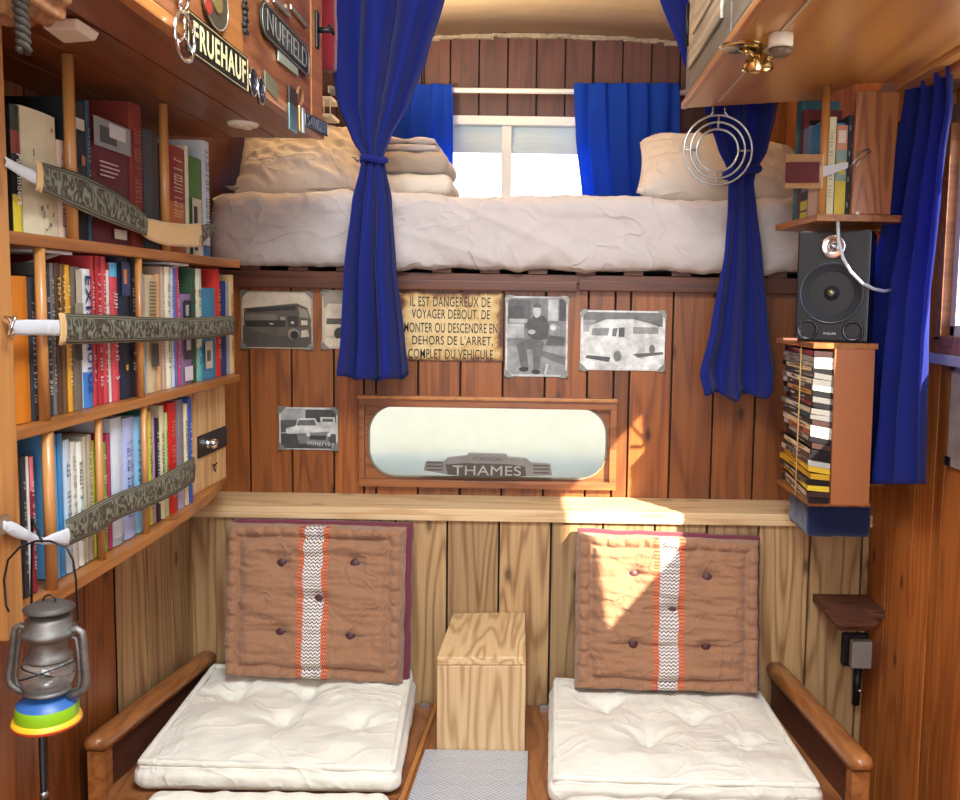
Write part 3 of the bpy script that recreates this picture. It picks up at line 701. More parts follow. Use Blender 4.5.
# ---------------------------------------------------------------- futons (seat mattresses)
def quad_bil(c, u, v):  # c: FL, FR, BR, BL
    return (c[0]*(1-u)+c[1]*u)*(1-v)+(c[3]*(1-u)+c[2]*u)*v
def futon(label, corners, thick, tufts, seed, lowdrop):
    t = thing('futon', label, 'seat cushion', ((corners[0]+corners[1]+corners[2]+corners[3])/4)-Vector((0, 0, thick)))
    W_ = (corners[1]-corners[0]).length; D_ = (corners[3]-corners[0]).length
    def layer(name, c, th, top_off, seed, tuft, pipe=True):
        off = Vector((seed*3.1, seed, 0))
        def disp(p, w, nr):
            u, v = (p.x+1)/2, (p.y+1)/2; d = Vector((0, 0, 0))
            q = Vector((u*W_, v*D_, p.z*.05))
            if p.z > -.5:
                e = min(min(u, 1-u)*W_, min(v, 1-v)*D_)
                puff = .016*min(1, e/.10)
                dn = 0
                for (tu, tv) in tuft:
                    r2 = ((u-tu)*W_)**2+((v-tv)*D_)**2; dn += .020*math.exp(-r2/.0010)+.020*math.exp(-r2/.010)
                    a = math.atan2((v-tv)*D_, (u-tu)*W_); dn += .0045*math.sin(a*6+seed)*math.exp(-r2/.006)
                wr = .010*(noise.noise(q*Vector((9, 5, 1)).x*0+Vector((q.x*14, q.y*7, seed))) )+.003*noise.noise(Vector((q.x*35, q.y*20, seed+4)))
                d.z += (puff-dn+wr)*max(0, (p.z+.5)/1.5)
            # side belly and stitch puckers
            s_ = abs(p.x) > .97 or abs(p.y) > .97
            if s_:
                along = (u*W_ if abs(p.y) > .97 else v*D_)
                k = .004*noise.noise(Vector((along*26, p.z*1.2, seed+9)))+.007*(1-p.z*p.z)-.006*math.exp(-((p.z-.55)/.16)**2)
                d += Vector((nr.x, nr.y, 0))*k
            return d
        vs, fs = softbox((0, 0, 0), (2, 2, th), .0, (1, 1, 1))
        vs, fs = softbox((0, 0, 0), (W_, D_, th), min(.022, th*.45), (56, 56, 12), disp)
        out = []
        for v in vs:
            u = v.x/W_+.5; w_ = v.y/D_+.5
            pt = quad_bil(c, u, w_); zb0 = deckz(pt.y)+.003; out.append(Vector((pt.x, pt.y, zb0+max(0, min(1, v.z/th+.5))*(pt.z-zb0)+max(0, v.z-th/2)*1.0+(min(0, v.z-th/2)*.0))))
        b = MB(); b.add(out, fs, 0, True); o = b.build(name, 'futon', t)
        if pipe:
            path = []
            nn = 26; e = .018
            for (a0, a1) in (((e, e), (1-e, e)), ((1-e, e), (1-e, 1-e)), ((1-e, 1-e), (e, 1-e)), ((e, 1-e), (e, e))):
                for i in range(nn):
                    k = i/nn; u = a0[0]+(a1[0]-a0[0])*k; v = a0[1]+(a1[1]-a0[1])*k
                    pt = quad_bil(c, u, v); path.append(Vector((pt.x, pt.y, pt.z+top_off-.003+.002*noise.noise(Vector((k*14, seed, a0[0]*5))))))
            b = MB(); b.tube(path, .0085, 8, closed=True); b.build('piping', 'futon', o)
        return o
    layer('upper_pad', corners, thick, 0, seed, tufts)
    c2 = [v.copy() for v in corners]
    c2[0] += Vector((.012, lowdrop[0], 0)); c2[1] += Vector((-.008, lowdrop[0], 0))
    return t
def futon2(label, corners, tufts, seed):
    return futon(label, corners, .072, tufts, seed, (0,))
yFL = 1.845
cl = [PY(134, 763, yFL), PY(397, 770, yFL+.0), PY(414, 670, 2.42), PY(212, 664, 2.42)]
# the top mattress follows the deck: set heights from the deck
def on_deck(c, th): return [Vector((v.x, v.y, v.z)) for v in c]
futon2('ecru tufted futon on the left bench, in front of the darker tan cushion', on_deck(cl, .07), [(.47, .42), (.52, .74), (.80, .40), (.2, .7)], 1.0)
cr_ = [PY(551, 779, 1.80), PY(823, 787, 1.80), PY(760, 690, 2.40), PY(552, 678, 2.40)]
futon2('ecru tufted futon on the right bench, in front of the sunlit tan cushion', on_deck(cr_, .07), [(.40, .40), (.62, .62), (.80, .36), (.25, .72)], 5.0)
# lower mattress fold hanging over the deck front
def roll(label, c0, c1, th, dy, seed):
    W_ = (c1-c0).length; H = th
    def disp(p, w, nr):
        k = .005*noise.noise(Vector((w.x*30, w.z*10, seed)))+.004*noise.noise(Vector((w.x*9, w.z*16, seed+2)))
        return nr*k
    mid = (c0+c1)/2
    vs, fs = softbox((mid.x, mid.y+dy/2, mid.z-H/2), (W_, dy, H), .03, (60, 8, 14), disp)
    b = MB(); b.add(vs, fs, 0, True); return tag(b.build('futon_roll', 'futon', loc=mid), label, 'seat cushion')
roll('lower fold of ecru futon hanging at the front of the left bench', PY(150, 797, 1.80)+Vector((0, -.05, .016)), PY(392, 800, 1.80)+Vector((0, -.05, .016)), .10, .07, 3)
roll('lower fold of ecru futon hanging at the front of the right bench', PY(560, 806, 1.72)+Vector((0, -.05, .018)), PY(818, 806, 1.72)+Vector((0, -.05, .018)), .10, .07, 8)

# ---------------------------------------------------------------- back cushions
def backcushion(label, tl, tr, br_, bl_, th, seed):
    """corners of the FRONT face"""
    ctr = (tl+tr+br_+bl_)/4
    t = thing('back_cushion', label, 'cushion', (ctr.x, ctr.y+.02, min(bl_.z, br_.z)))
    nrm = (tr-tl).cross(bl_-tl).normalized()
    if nrm.y > 0: nrm = -nrm
    BT = [(.31, .245), (.72, .245), (.525, .47), (.31, .70), (.715, .70)]
    Wd = (tr-tl).length
    def hf(u, v):
        eu, ev = min(u, 1-u), min(v, 1-v); e = min(eu, ev); bw = .075
        if e < bw:
            k = e/bw; h = .030*math.sqrt(max(0, 1-(2*k-1)**2))
            along = v if eu < ev else u
            h -= .010*abs(math.sin(along*PI*10+seed))**8*math.sin(k*PI)
            h += .002*noise.noise(Vector((along*40, k*2, seed)))
        else:
            k = min(1, (e-bw)/.06); h = .034*math.sqrt(1-(1-k)**2)
            for (bu, bv) in BT:
                r2 = (u-bu)**2+(v-bv)**2; h -= .019*math.exp(-r2/.0022)+.009*math.exp(-r2/.012)
                # horizontal tension folds through each button
                h -= .007*math.exp(-((v-bv)/.009)**2)*math.exp(-((u-bu)/.16)**2)
            h += .013*noise.noise(Vector((u*3, v*13, seed)))+.007*noise.noise(Vector((u*8, v*34, seed+3)))
        return h
    def P(u, v, extra=0):
        base = (tl*(1-u)+tr*u)*(1-v)+(bl_*(1-u)+br_*u)*v
        # slightly wavy outline
        e = min(u, 1-u, v, 1-v)
        wob = .004*noise.noise(Vector((u*7, v*7, seed+7)))
        return base+nrm*(hf(u, v)+extra)+Vector((wob, 0, wob))
    S0, S1 = .415, .585
    NU, NV = 100, 100
    def cover(u, v): return P(u, v)
    b = MB(); b.grid(cover, NU, NV)
    # rim
    rim = [];
    for i in range(NU): rim.append((i/NU, 0))
    for i in range(NV): rim.append((1, i/NV))
    for i in range(NU): rim.append((1-i/NU, 1))
    for i in range(NV): rim.append((0, 1-i/NV))
    o1 = b.build('cover', 'cush', t)
    b = MB(); vs = []; n = len(rim); L = 7
    for j in range(L+1):
        k = j/L
        for (u, v) in rim:
            cu, cv = u-.5, v-.5; bul = .004*math.sin(k*PI)*(1+.3*noise.noise(Vector((u*12, v*12, seed+k))))
            pt = P(u, v)-nrm*(k*th*.42)
            out = ((tr-tl).normalized()*(1 if u == 1 else (-1 if u == 0 else 0))+(tl-bl_).normalized()*(1 if v == 0 else (-1 if v == 1 else 0)))
            vs.append(pt+out*bul)
    fs = [(j*n+i, j*n+(i+1) % n, (j+1)*n+(i+1) % n, (j+1)*n+i) for j in range(L) for i in range(n)]
    b.add(vs, fs, 0, True); b.build('side_band', 'cush', t)
    b = MB(); vs = []
    L = 9
    for j in range(L+1):
        k = j/L
        for (u, v) in rim:
            bul = .009*math.sin(k*PI*.95+.1)
            pt = P(u, v)-nrm*(th*.42+k*th*.58)
            out = ((tr-tl).normalized()*(1 if u == 1 else (-1 if u == 0 else 0))+(tl-bl_).normalized()*(1 if v == 0 else (-1 if v == 1 else 0)))
            vs.append(pt+out*bul+Vector((.010, 0, .007))*min(1, k*4))
    fs = [(j*n+i, j*n+(i+1) % n, (j+1)*n+(i+1) % n, (j+1)*n+i) for j in range(L) for i in range(n)]
    fs += [[L*n+i for i in range(n)]]
    b.add(vs, fs, 0, True); b.build('backing', 'maroon', t)['label'] = 'maroon reverse side'
    b = MB(); b.grid(lambda u, v: P(S0+(S1-S0)*u, v, .0012), 24, 100); b.build('woven_stripe', 'stripe', t)['label'] = 'white and orange chevron stripe'
    for (u, v) in BT:
        p = P(u, v, .007); m4 = frame(p, (tr-tl), (tl-bl_))
        b = MB(); b.lathe([(0, .0055), (.009, .005), (.0135, .002), (.014, -.002), (.012, -.009), (0, -.008)], (0, 0, 0), 20, 0, m4); b.build('button', 'button', t)
yt, yb_ = 2.395, 2.30
backcushion('tan tufted cushion with chevron stripe leaning in shade behind the left futon', PY(229, 524, yt), PY(404, 529, yt), PY(401, 683, yb_), PY(226, 675, yb_), .075, 1.3)
backcushion('tan tufted cushion with chevron stripe lit by sun behind the right futon', PY(578, 534, yt), PY(758, 542, yt), PY(757, 693, yb_), PY(576, 688, yb_), .075, 6.1)

# ================================================================ left bookshelf
XF = -.80           # plane of the shelf fronts
XS = -.826          # plane of the book spines
def YX(px, X): return X*F/(px-CX)*1.0
t = thing('bookshelf', 'three-tier wooden wall bookshelf with round posts along the left wall', 'bookshelf', (-.92, 1.7, 1.0))
def hz(px, py): return PXp(px, py, XF)
sh = [(hz(60, 235), hz(240, 262)), (hz(60, 423), hz(232, 380)), (hz(75, 590), hz(172, 524))]
print('shelf z', [(a.z, b_.z, a.y, b_.y) for a, b_ in sh])
Z1, Z2, Z3 = 1.592, 1.290, 1.005
YE = 2.27; YS = 1.285
b = MB(); b.box((XL+.002, YS, Z1-.020), (XF, YE, Z1), bev=.003); b.build('shelf_board', 'shelfwood', t)
b = MB(); b.box((XL+.002, YS, Z2-.018), (XF, YE-.01, Z2), bev=.003); b.build('shelf_board', 'shelfwood', t)
b = MB(); b.box((XL+.002, YS, Z3-.020), (XF+.003, 1.835, Z3), bev=.003); b.build('shelf_board', 'shelfwood', t)
# curved end piece of the bottom shelf
b = MB(); pts = [(XL+.002, 1.837, Z3-.020), (XF-.004, 1.837, Z3-.020)]
for i in range(9):
    k = i/8; y = 1.837+(2.46-1.837)*k; pts.append((XF-.004-.11*k**2.2-.0*k, y, Z3-.020))
pts.append((XL+.002, 2.46, Z3-.020))
b.prism(pts, (0, 0, .022)); b.build('shelf_board', 'shelfwood', t)
# big square post at the near end
pa, pb = PXp(9, 60, XF), PXp(18, 620, XF)
b = MB(); b.box((XF-.04, 1.240, .975), (XF+.004, 1.283, 1.90), bev=.003)
b.box((XL+.004, 1.240, .985), (XF-.04, 1.258, 1.90), bev=.002); b.build('side_panel', 'postwood', t)
posts = [(70, 52, 70, 238, .0095), (166, 103, 163, 250, .0095), (41, 247, 43, 424, .0085), (138, 254, 139, 300, .007), (47, 424, 52, 592, .0095), (97, 415, 103, 560, .0065), (143, 405, 147, 540, .0065)]
for i, (xa, ya, xb, yb_, r) in enumerate(posts):
    ztop = 1.903 if i < 2 else (Z1-.02 if i < 4 else Z2-.018); zbot = Z1 if i < 2 else (Z2 if i < 4 else Z3)
    y = PXp((xa+xb)/2, (ya+yb_)/2, XF-.011).y
    b = MB(); b.tube([(XF-.011, y, zbot+.0005), (XF-.011, y, ztop-.0005)], r, 12); b.build('post', 'postwood', t)
# white brackets under the top board
for px in (60, 185):
    y = abs(XF*F/(px-CX-1)); b = MB(); b.box((XL+.02, y, Z1-.026), (XF-.03, y+.10, Z1-.021)); b.hexa([(XL+.02, y, Z1-.1), (XL+.03, y, Z1-.1), (XL+.03, y+.02, Z1-.1), (XL+.02, y+.02, Z1-.1), (XF-.05, y+.06, Z1-.027), (XF-.04, y+.06, Z1-.027), (XF-.04, y+.08, Z1-.027), (XF-.05, y+.08, Z1-.027)])
    b.build('bracket', 'white', t)

# ---- books
_rowpy = [330]
def yS(px): return PXp(px, _rowpy[0], XS).y
LABELS = {}
def book(px0, px1, pytop, zb, col, phrase, row, prev=None, nxt=None, titles=None, depth=.15, lean=0.0, band=None, xs=XS, ext=None, pattern=None, htop=None):
    y0, y1 = yS(px0)+.0006, yS(px1)-.0006
    zt = htop if htop else PXp((px0+px1)/2, pytop, xs).z
    H = zt-zb-.001; th = y1-y0
    c = Vector((xs-depth/2, (y0+y1)/2, zb+.001))
    lab = f'{phrase} on the {row}'
    if prev and nxt and len((lab+f' between {prev} and {nxt}').split()) <= 16: lab += f', between {prev} and {nxt}'
    elif nxt and len((lab+f' just before {nxt}').split()) <= 16: lab += f', just before {nxt}'
    elif prev and len((lab+f' just after {prev}').split()) <= 16: lab += f', just after {prev}'
    t = thing('book', lab, 'book', c, 'books on the '+row)
    rb = random.Random(int(px0*13+zb*100))
    sh_ = math.tan(lean)*H
    def P(x, y, z): return Vector((x, y+sh_*(z-zb)/max(H, .01), z))
    m = MB(); bt = min(.0022, th*.2); z0 = zb+.001; z1 = z0+H
    x0, x1 = xs-depth, xs
    # boards and rounded spine
    for (a, q) in ((y0, y0+bt), (y1-bt, y1)):
        m.hexa([P(x0, a, z0), P(x1-.001, a, z0), P(x1-.001, q, z0), P(x0, q, z0), P(x0, a, z1), P(x1-.001, a, z1), P(x1-.001, q, z1), P(x0, q, z1)])
    n = 6; bul = min(.004, th*.16)
    sp = [(x1-.0015+bul*math.sin(PI*k/n), y0+(y1-y0)*k/n) for k in range(n+1)]
    vs = [P(x, y, z0) for x, y in sp]+[P(x, y, z1) for x, y in sp]+[P(x-.002, y, z0) for x, y in sp]+[P(x-.002, y, z1) for x, y in sp]
    L = n+1; fs = []
    for k in range(n): fs += [(k, k+1, L+k+1, L+k), (2*L+k+1, 2*L+k, 3*L+k, 3*L+k+1), (L+k, L+k+1, 3*L+k+1, 3*L+k), (k+1, k, 2*L+k, 2*L+k+1)]
    m.add(vs, fs, 0, False)
    mats = [colm(col)]
    def spx(y): k = (y-y0)/(y1-y0); return x1-.0015+bul*math.sin(PI*k)+.0006
    if band:   # coloured band (from, to, hex)
        for (f0, f1, hc) in band:
            mats.append(colm(hc)); mi = len(mats)-1
            vs = []; 
            for k in range(n+1):
                y = y0+(y1-y0)*k/n; vs.append(P(spx(y), y, z0+H*f0))
            for k in range(n+1):
                y = y0+(y1-y0)*k/n; vs.append(P(spx(y), y, z0+H*f1))
            m.add(vs, [(k, k+1, L+k+1, L+k) for k in range(n)], mi)
    if titles:  # rows of small marks standing for the printed spine lettering
        tc_ = colm(titles); mats.append(tc_); mi = len(mats)-1
        ym = (y0+y1)/2; hw = th*.26; zc_ = z0+H*rb.uniform(.12, .2); ze = z0+H*rb.uniform(.75, .92)
        while zc_ < ze:
            l = rb.uniform(.004, .008)
            if rb.random() < .82:
                k = rb.choice((0, 1, 2)); a = ym-hw; q = ym+hw; e = spx(ym)+.0004
                t1 = l*.35
                m.add([P(e, a, zc_), P(e, q, zc_), P(e, q, zc_+t1), P(e, a, zc_+t1)], [(0, 1, 2, 3)], mi)
                if k: m.add([P(e, a, zc_), P(e, a+hw*.5, zc_), P(e, a+hw*.5, zc_+l*.8), P(e, a, zc_+l*.8)], [(0, 1, 2, 3)], mi)
                if k == 2: m.add([P(e, q-hw*.5, zc_), P(e, q, zc_), P(e, q, zc_+l*.8), P(e, q-hw*.5, zc_+l*.8)], [(0, 1, 2, 3)], mi)
            zc_ += l*1.15 if rb.random() > .12 else l*2.6
    if ext:  # readable word running up the spine: (word, hex, f0, f1)
        for (wd, hc, f0, f1) in ext:
            mats.append(colm(hc)); ym = (y0+y1)/2
            mt = frame(Vector((spx(ym)+.001, ym, z0+H*(f0+f1)/2)), (0, 0, -1), (0, 1, 0))
            v_, f_ = textmesh(wd, th*.62, mt, width=H*(f1-f0), bold=.02); m.add(v_, f_, len(mats)-1)
    if pattern:
        for (u0, u1, f0, f1, hc) in pattern:
            mats.append(colm(hc)); e = x1+bul+.0008+.0002*len(mats)
            m.add([P(e, y0+th*u0, z0+H*f0), P(e, y0+th*u1, z0+H*f0), P(e, y0+th*u1, z0+H*f1), P(e, y0+th*u0, z0+H*f1)], [(0, 1, 2, 3)], len(mats)-1)
    m.build('cover', mats, t)
    if th > .006:
        q = MB(); i = .003
        q.hexa([P(x0+i, y0+bt+.0002, z0+i*.6), P(x1-.004, y0+bt+.0002, z0+i*.6), P(x1-.004, y1-bt-.0002, z0+i*.6), P(x0+i, y1-bt-.0002, z0+i*.6),
                P(x0+i, y0+bt+.0002, z1-i), P(x1-.004, y0+bt+.0002, z1-i), P(x1-.004, y1-bt-.0002, z1-i), P(x0+i, y1-bt-.0002, z1-i)]); q.build('pages', 'pages', t)
    return t
def row(rowname, zb, items):
    """items: (px0, px1, pytop, hex, phrase, short, kwargs)"""
    for i, it in enumerate(items):
        px0, px1, pt, col, ph, short, kw = it
        pv = items[i-1][5] if i else None; nx = items[i+1][5] if i < len(items)-1 else None
        book(px0, px1, pt, zb, col, ph, rowname, pv, nx, **kw)
_rowpy[0] = 175
row('top shelf', Z1, [
 (12.0, 21.5, 106, '#23301F', 'dark green book with black and yellow spine', 'the post', dict(band=[(0, .30, '#D9C22A'), (.30, .62, '#16161A'), (.62, .80, '#8A3A26')], ext=[('Pathfinders', '#E6E2D8', .22, .62)])),
 (22, 57, 112, '#D8CFAE', 'thick cream book with small red marks', 'the thick cream book', dict(pattern=[(.76, .82, .86, .89, '#C05038'), (.30, .58, .42, .435, '#B84A3C'), (.42, .45, .36, .48, '#B84A3C'), (.52, .55, .36, .47, '#B84A3C'), (.40, .46, .20, .24, '#6A6660'), (.46, .5, .14, .2, '#77706A'), (.62, .7, .08, .11, '#6A6660'), (.56, .6, .22, .26, '#5A5650'), (.72, .76, .16, .2, '#7A7670'), (.5, .56, .04, .06, '#6A6660'), (.85, .88, .55, .57, '#B84A3C'), (.2, .23, .62, .68, '#4A4440')])),
 (57.5, 66, 141, '#D9BFA8', 'low pinkish cream book', 'a low pinkish one', dict(titles='#A8463C')),
 (67, 87, 102, '#181C20', 'large black book with round pictures', 'a large black one', dict(pattern=[(.1, .8, .80, .88, '#C8C2B4'), (.6, .8, .55, .62, '#B06A50'), (.6, .8, .38, .44, '#C49A8C'), (.2, .4, .46, .52, '#7A4A38')])),
 (87.5, 91.5, 102, '#2E4B63', 'thin steel blue book', 'a thin blue one', dict(titles='#93A5B0')),
 (92, 129, 121, '#5E1A26', 'broad maroon book with a grey photograph', 'the maroon photo book', dict(pattern=[(.0, 1, .76, .985, '#8D8F8F'), (.15, .6, .80, .93, '#4A4C4E'), (.4, .85, .86, .97, '#C8C8C4'), (.12, .62, .64, .652, '#C9A9A6'), (.12, .66, .605, .617, '#C9A9A6'), (.12, .6, .57, .582, '#C9A9A6'), (.12, .5, .535, .547, '#C9A9A6'), (.5, .78, .31, .36, '#C7A868'), (.45, .8, .05, .13, '#CFC7B5')])),
 (130, 143, 105, '#7A2C20', 'tall rust red book', 'a tall rust red one', dict(titles='#B8645A')),
 (144, 159, 132, '#3B4148', 'charcoal blue hardback', 'a charcoal one', dict()),
 (168, 185, 147, '#8B2A26', 'red book with orange lower half', 'a red and orange one', dict(band=[(0, .48, '#C46A2C')], titles='#D9C8A8')),
 (185.5, 189, 146, '#D8CDB8', 'slim cream book', 'a slim cream one', dict()),
 (189.5, 202, 158, '#4E7A34', 'bright green book', 'a bright green one', dict(pattern=[(.0, .75, .0, .58, '#C8C0A8'), (.1, .4, .05, .5, '#1C1C1C')])),
 (202.5, 209.5, 142, '#C6CFD8', 'tall white and blue book', 'a tall white one', dict(band=[(0, .1, '#39507E')], titles='#5A6A88')),
])
_rowpy[0] = 335
row('middle shelf', Z2, [
 (12.6, 29, 276, '#C87418', 'wide orange box file', 'the orange box file', dict()),
 (29.5, 36.8, 277, '#33353A', 'dark grey book with white spine text', 'a dark grey one', dict(titles='#B9BDC2')),
 (46.5, 51.5, 275, '#27333E', 'narrow blue-black book', 'a blue-black one', dict(titles='#C5C8C8')),
 (52, 56, 263, '#6C6862', 'thin grey book', 'a thin grey one', dict(titles='#BDB7AC')),
 (56.4, 61.5, 263, '#4E3528', 'chocolate brown book', 'a chocolate brown one', dict(ext=[('TINY HOUSE', '#D9A850', .45, .92)], titles=None)),
 (62, 66.5, 264, '#6A4A2A', 'lighter brown book', 'a lighter brown one', dict(ext=[('TINY HOUSE', '#E2C27E', .45, .94)])),
 (67, 72, 265, '#D2962A', 'golden yellow book', 'a golden yellow one', dict(titles='#F0D89A')),
 (72.5, 81.5, 267, '#6A5E50', 'book with grey and tan photo spine', 'a photo-spine one', dict(pattern=[(.0, 1, .55, .75, '#93876F'), (.2, .9, .75, .98, '#B7AB94'), (.1, .7, .35, .5, '#3A3430')])),
 (82, 92, 269, '#D9DEE2', 'white book lettered in dark blue', 'the white EXIS one', dict(band=[(0, .26, '#3B74B8')], ext=[('EXIS', '#1C2C58', .62, .95), ('MOTOR', '#1E3E80', .1, .48)])),
 (92.5, 96, 256, '#B83A40', 'slim bright red book', 'a slim bright red one', dict(titles='#E8D8D0')),
 (97.5, 102.3, 256, '#A8282E', 'deep red book', 'a deep red one', dict(titles='#E8D8D0')),
 (102.7, 108, 257, '#C0404A', 'rose red book', 'a rose red one', dict(titles='#E8D8D0')),
 (108.3, 110.8, 270, '#D9D4CC', 'slim whitish booklet', 'a slim whitish one', dict(titles='#C08060')),
 (111.2, 118.8, 263, '#C44650', 'coral red book with sky blue top', 'a blue-topped coral one', dict(band=[(.90, 1, '#4FA8D0')], titles='#F0DCD8')),
 (119.3, 130, 255, '#1B2338', 'navy book with small colour picture', 'a navy one', dict(pattern=[(.1, .9, .72, .95, '#2F3F66'), (.3, .6, .8, .9, '#C8783A'), (.2, .7, .45, .58, '#6E5A50'), (.3, .5, .2, .24, '#C8962E')])),
 (130.5, 135.3, 254, '#15161A', 'leaning black book', 'a leaning black one', dict(lean=.02, titles='#C9C2A0')),
 (135.8, 143, 266, '#B8303C', 'crimson book', 'a crimson one', dict(titles='#F0E4E0')),
 (143.4, 146, 274, '#86A8BC', 'thin pale blue booklet', 'a thin pale blue one', dict()),
 (146.3, 156.4, 275, '#C9B48C', 'cream book with line pattern', 'a line-patterned cream one', dict(pattern=[(.1, .8, .60+.03*i, .612+.03*i, '#6E6452') for i in range(12)]+[(.2, .9, .22, .42, '#4A4640')])),
 (156.8, 161.4, 274, '#C79A6E', 'peach beige book', 'a peach beige one', dict()),
 (161.8, 165.6, 267, '#B9A48E', 'taupe book', 'a taupe one', dict(titles='#EFE8DA')),
 (166, 171.4, 267, '#E0D6BC', 'ivory book', 'an ivory one', dict(titles='#9A9080')),
 (171.8, 174.6, 268, '#B4C8DC', 'icy blue book', 'an icy blue one', dict(titles='#5B78A0')),
 (175, 177.4, 268, '#6A68A8', 'violet blue book', 'a violet blue one', dict()),
 (177.8, 180, 268, '#C04A60', 'raspberry book', 'a raspberry one', dict(titles='#F0D8D8')),
 (180.4, 191.5, 294, '#8A6C92', 'mauve book with black and white pictures', 'the mauve picture book', dict(pattern=[(.15, .8, .70, .93, '#2E2C30'), (.3, .6, .76, .88, '#A8A4A8'), (.15, .8, .28, .66, '#3A363C'), (.3, .7, .38, .5, '#B8B4B8'), (.1, .85, .04, .2, '#D9D2D8')])),
 (192, 196.4, 268, '#2C4A34', 'dark green book', 'a dark green one', dict(titles='#C0402C')),
 (196.8, 202.6, 269, '#C4CDB4', 'pale sage book', 'a pale sage one', dict(band=[(0, .3, '#5FA8A8')], titles='#5A6450')),
 (203, 216, 288, '#3E7C9C', 'teal blue book with photo sticker', 'a teal blue one', dict(pattern=[(.0, .55, .12, .42, '#B9B2A2'), (.1, .4, .2, .32, '#5A544C')])),
 (216.4, 220.8, 269, '#C02A20', 'tall scarlet book', 'a tall scarlet one', dict(titles='#E8A83A')),
 (221.2, 226.5, 281, '#26305E', 'dark navy book', 'a dark navy one', dict()),
 (226.9, 229.4, 282, '#7C8698', 'grey blue book', 'a grey blue one', dict()),
 (229.8, 234.5, 275, '#C9A878', 'sand coloured book', 'a sand coloured one', dict(titles='#8A6840')),
])
_rowpy[0] = 500
row('bottom shelf', Z3+.001, [
 (18.5, 21.6, 455, '#1A1A1C', 'very thin black book', 'a very thin black one', dict()),
 (22, 27.3, 456, '#26282C', 'black book with grey lettering', 'a grey-lettered black one', dict(titles='#A8A8A8')),
 (27.7, 30.4, 456, '#D9D6D0', 'slim white book', 'a slim white one', dict()),
 (30.8, 35.2, 456, '#8E1F2C', 'wine red book with pale red top', 'a wine red one', dict(band=[(.75, 1, '#D06A70')], titles='#E8C8C8')),
 (54.5, 58.8, 434, '#5FA8DC', 'sky blue folder leaning slightly', 'a sky blue folder', dict(lean=-.01)),
 (59.2, 64.2, 433, '#3D84B8', 'blue folder', 'a blue folder', dict()),
 (64.8, 71.6, 439, '#BCCCD8', 'pale blue book with fine title', 'a pale blue one', dict(titles='#7A92A8')),
 (72, 77.6, 441, '#D8D2C4', 'off-white book', 'an off-white one', dict(titles='#B4AC9A')),
 (78, 84, 441, '#DDE2D8', 'greenish white book', 'a greenish white one', dict(titles='#6A7A70')),
 (84.5, 88, 436, '#B8B098', 'pale khaki book', 'a pale khaki one', dict()),
 (88.4, 93.4, 434, '#A89C84', 'grey beige book', 'a grey beige one', dict(titles='#E8E0D0')),
 (93.8, 96, 440, '#D0C23A', 'very slim yellow booklet', 'a slim yellow one', dict()),
 (102.5, 107.5, 442, '#86A83C', 'lime green book', 'a lime green one', dict(titles='#DCE8B0')),
 (107.9, 112.2, 433, '#A8345C', 'magenta book', 'a magenta one', dict()),
 (112.8, 123.6, 417, '#CDD4DC', 'big pale grey ring binder', 'the big grey binder', dict(band=[(.0, .06, '#9AA4AE')])),
 (124.1, 135.6, 417, '#A9B8E0', 'lavender blue binder', 'the lavender binder', dict(titles='#7C8CC0')),
 (136.1, 143.4, 416, '#86BCDC', 'light cyan book', 'a light cyan one', dict(titles='#3F7CA0')),
 (146, 149.4, 410, '#1F5A50', 'deep teal book', 'a deep teal one', dict(titles='#C8D8B0')),
 (149.8, 153.4, 411, '#CCD03C', 'acid yellow book', 'an acid yellow one', dict(titles='#6A7020')),
 (153.8, 156.4, 412, '#B888B0', 'pale mauve book', 'a pale mauve one', dict()),
 (156.8, 161, 418, '#24242A', 'black and white speckled book', 'a speckled one', dict(titles='#E8E8E8')),
 (161.4, 166, 405, '#D8CCA0', 'pale yellow cream book', 'a yellow cream one', dict(titles='#8A8260')),
 (166.4, 169.6, 412, '#B8C88C', 'soft green book', 'a soft green one', dict(titles='#5E7040')),
 (170, 177.8, 402, '#CC2018', 'vivid red book', 'a vivid red one', dict(titles='#E88A70')),
 (178.2, 185.2, 399, '#7E7480', 'plum grey book', 'a plum grey one', dict(band=[(0, .25, '#A8A4C0')])),
 (185.6, 189.6, 403, '#D8CCA8', 'straw coloured book', 'a straw coloured one', dict(titles='#8A7C50')),
 (190, 193.6, 397, '#2E54A8', 'cobalt blue book', 'a cobalt blue one', dict(titles='#C8D0E8')),
])
# flat blue book lying across the tops, bottom shelf
y0, y1 = yS(56), yS(84); zt = Z3+.001+PXp(70, 433, XS).z-Z3-.001
zq = max(PXp(56.5, 434, XS).z, PXp(62, 433, XS).z, PXp(68, 439, XS).z)+.003
t = thing('book', 'blue paperback lying flat on top of the pale books on the bottom shelf', 'book', (XS-.08, (y0+y1)/2, zq), 'books on the bottom shelf')
b = MB(); b.box((XS-.17, y0, zq), (XS-.012, y1, zq+.002)); b.box((XS-.17, y0, zq+.014), (XS-.012, y1, zq+.016)); b.box((XS-.013, y0, zq), (XS-.011, y1, zq+.016)); b.build('cover', colm('#5C90B8'), t)
b = MB(); b.box((XS-.166, y0+.003, zq+.0022), (XS-.014, y1-.003, zq+.0138)); b.build('pages', 'pages', t)

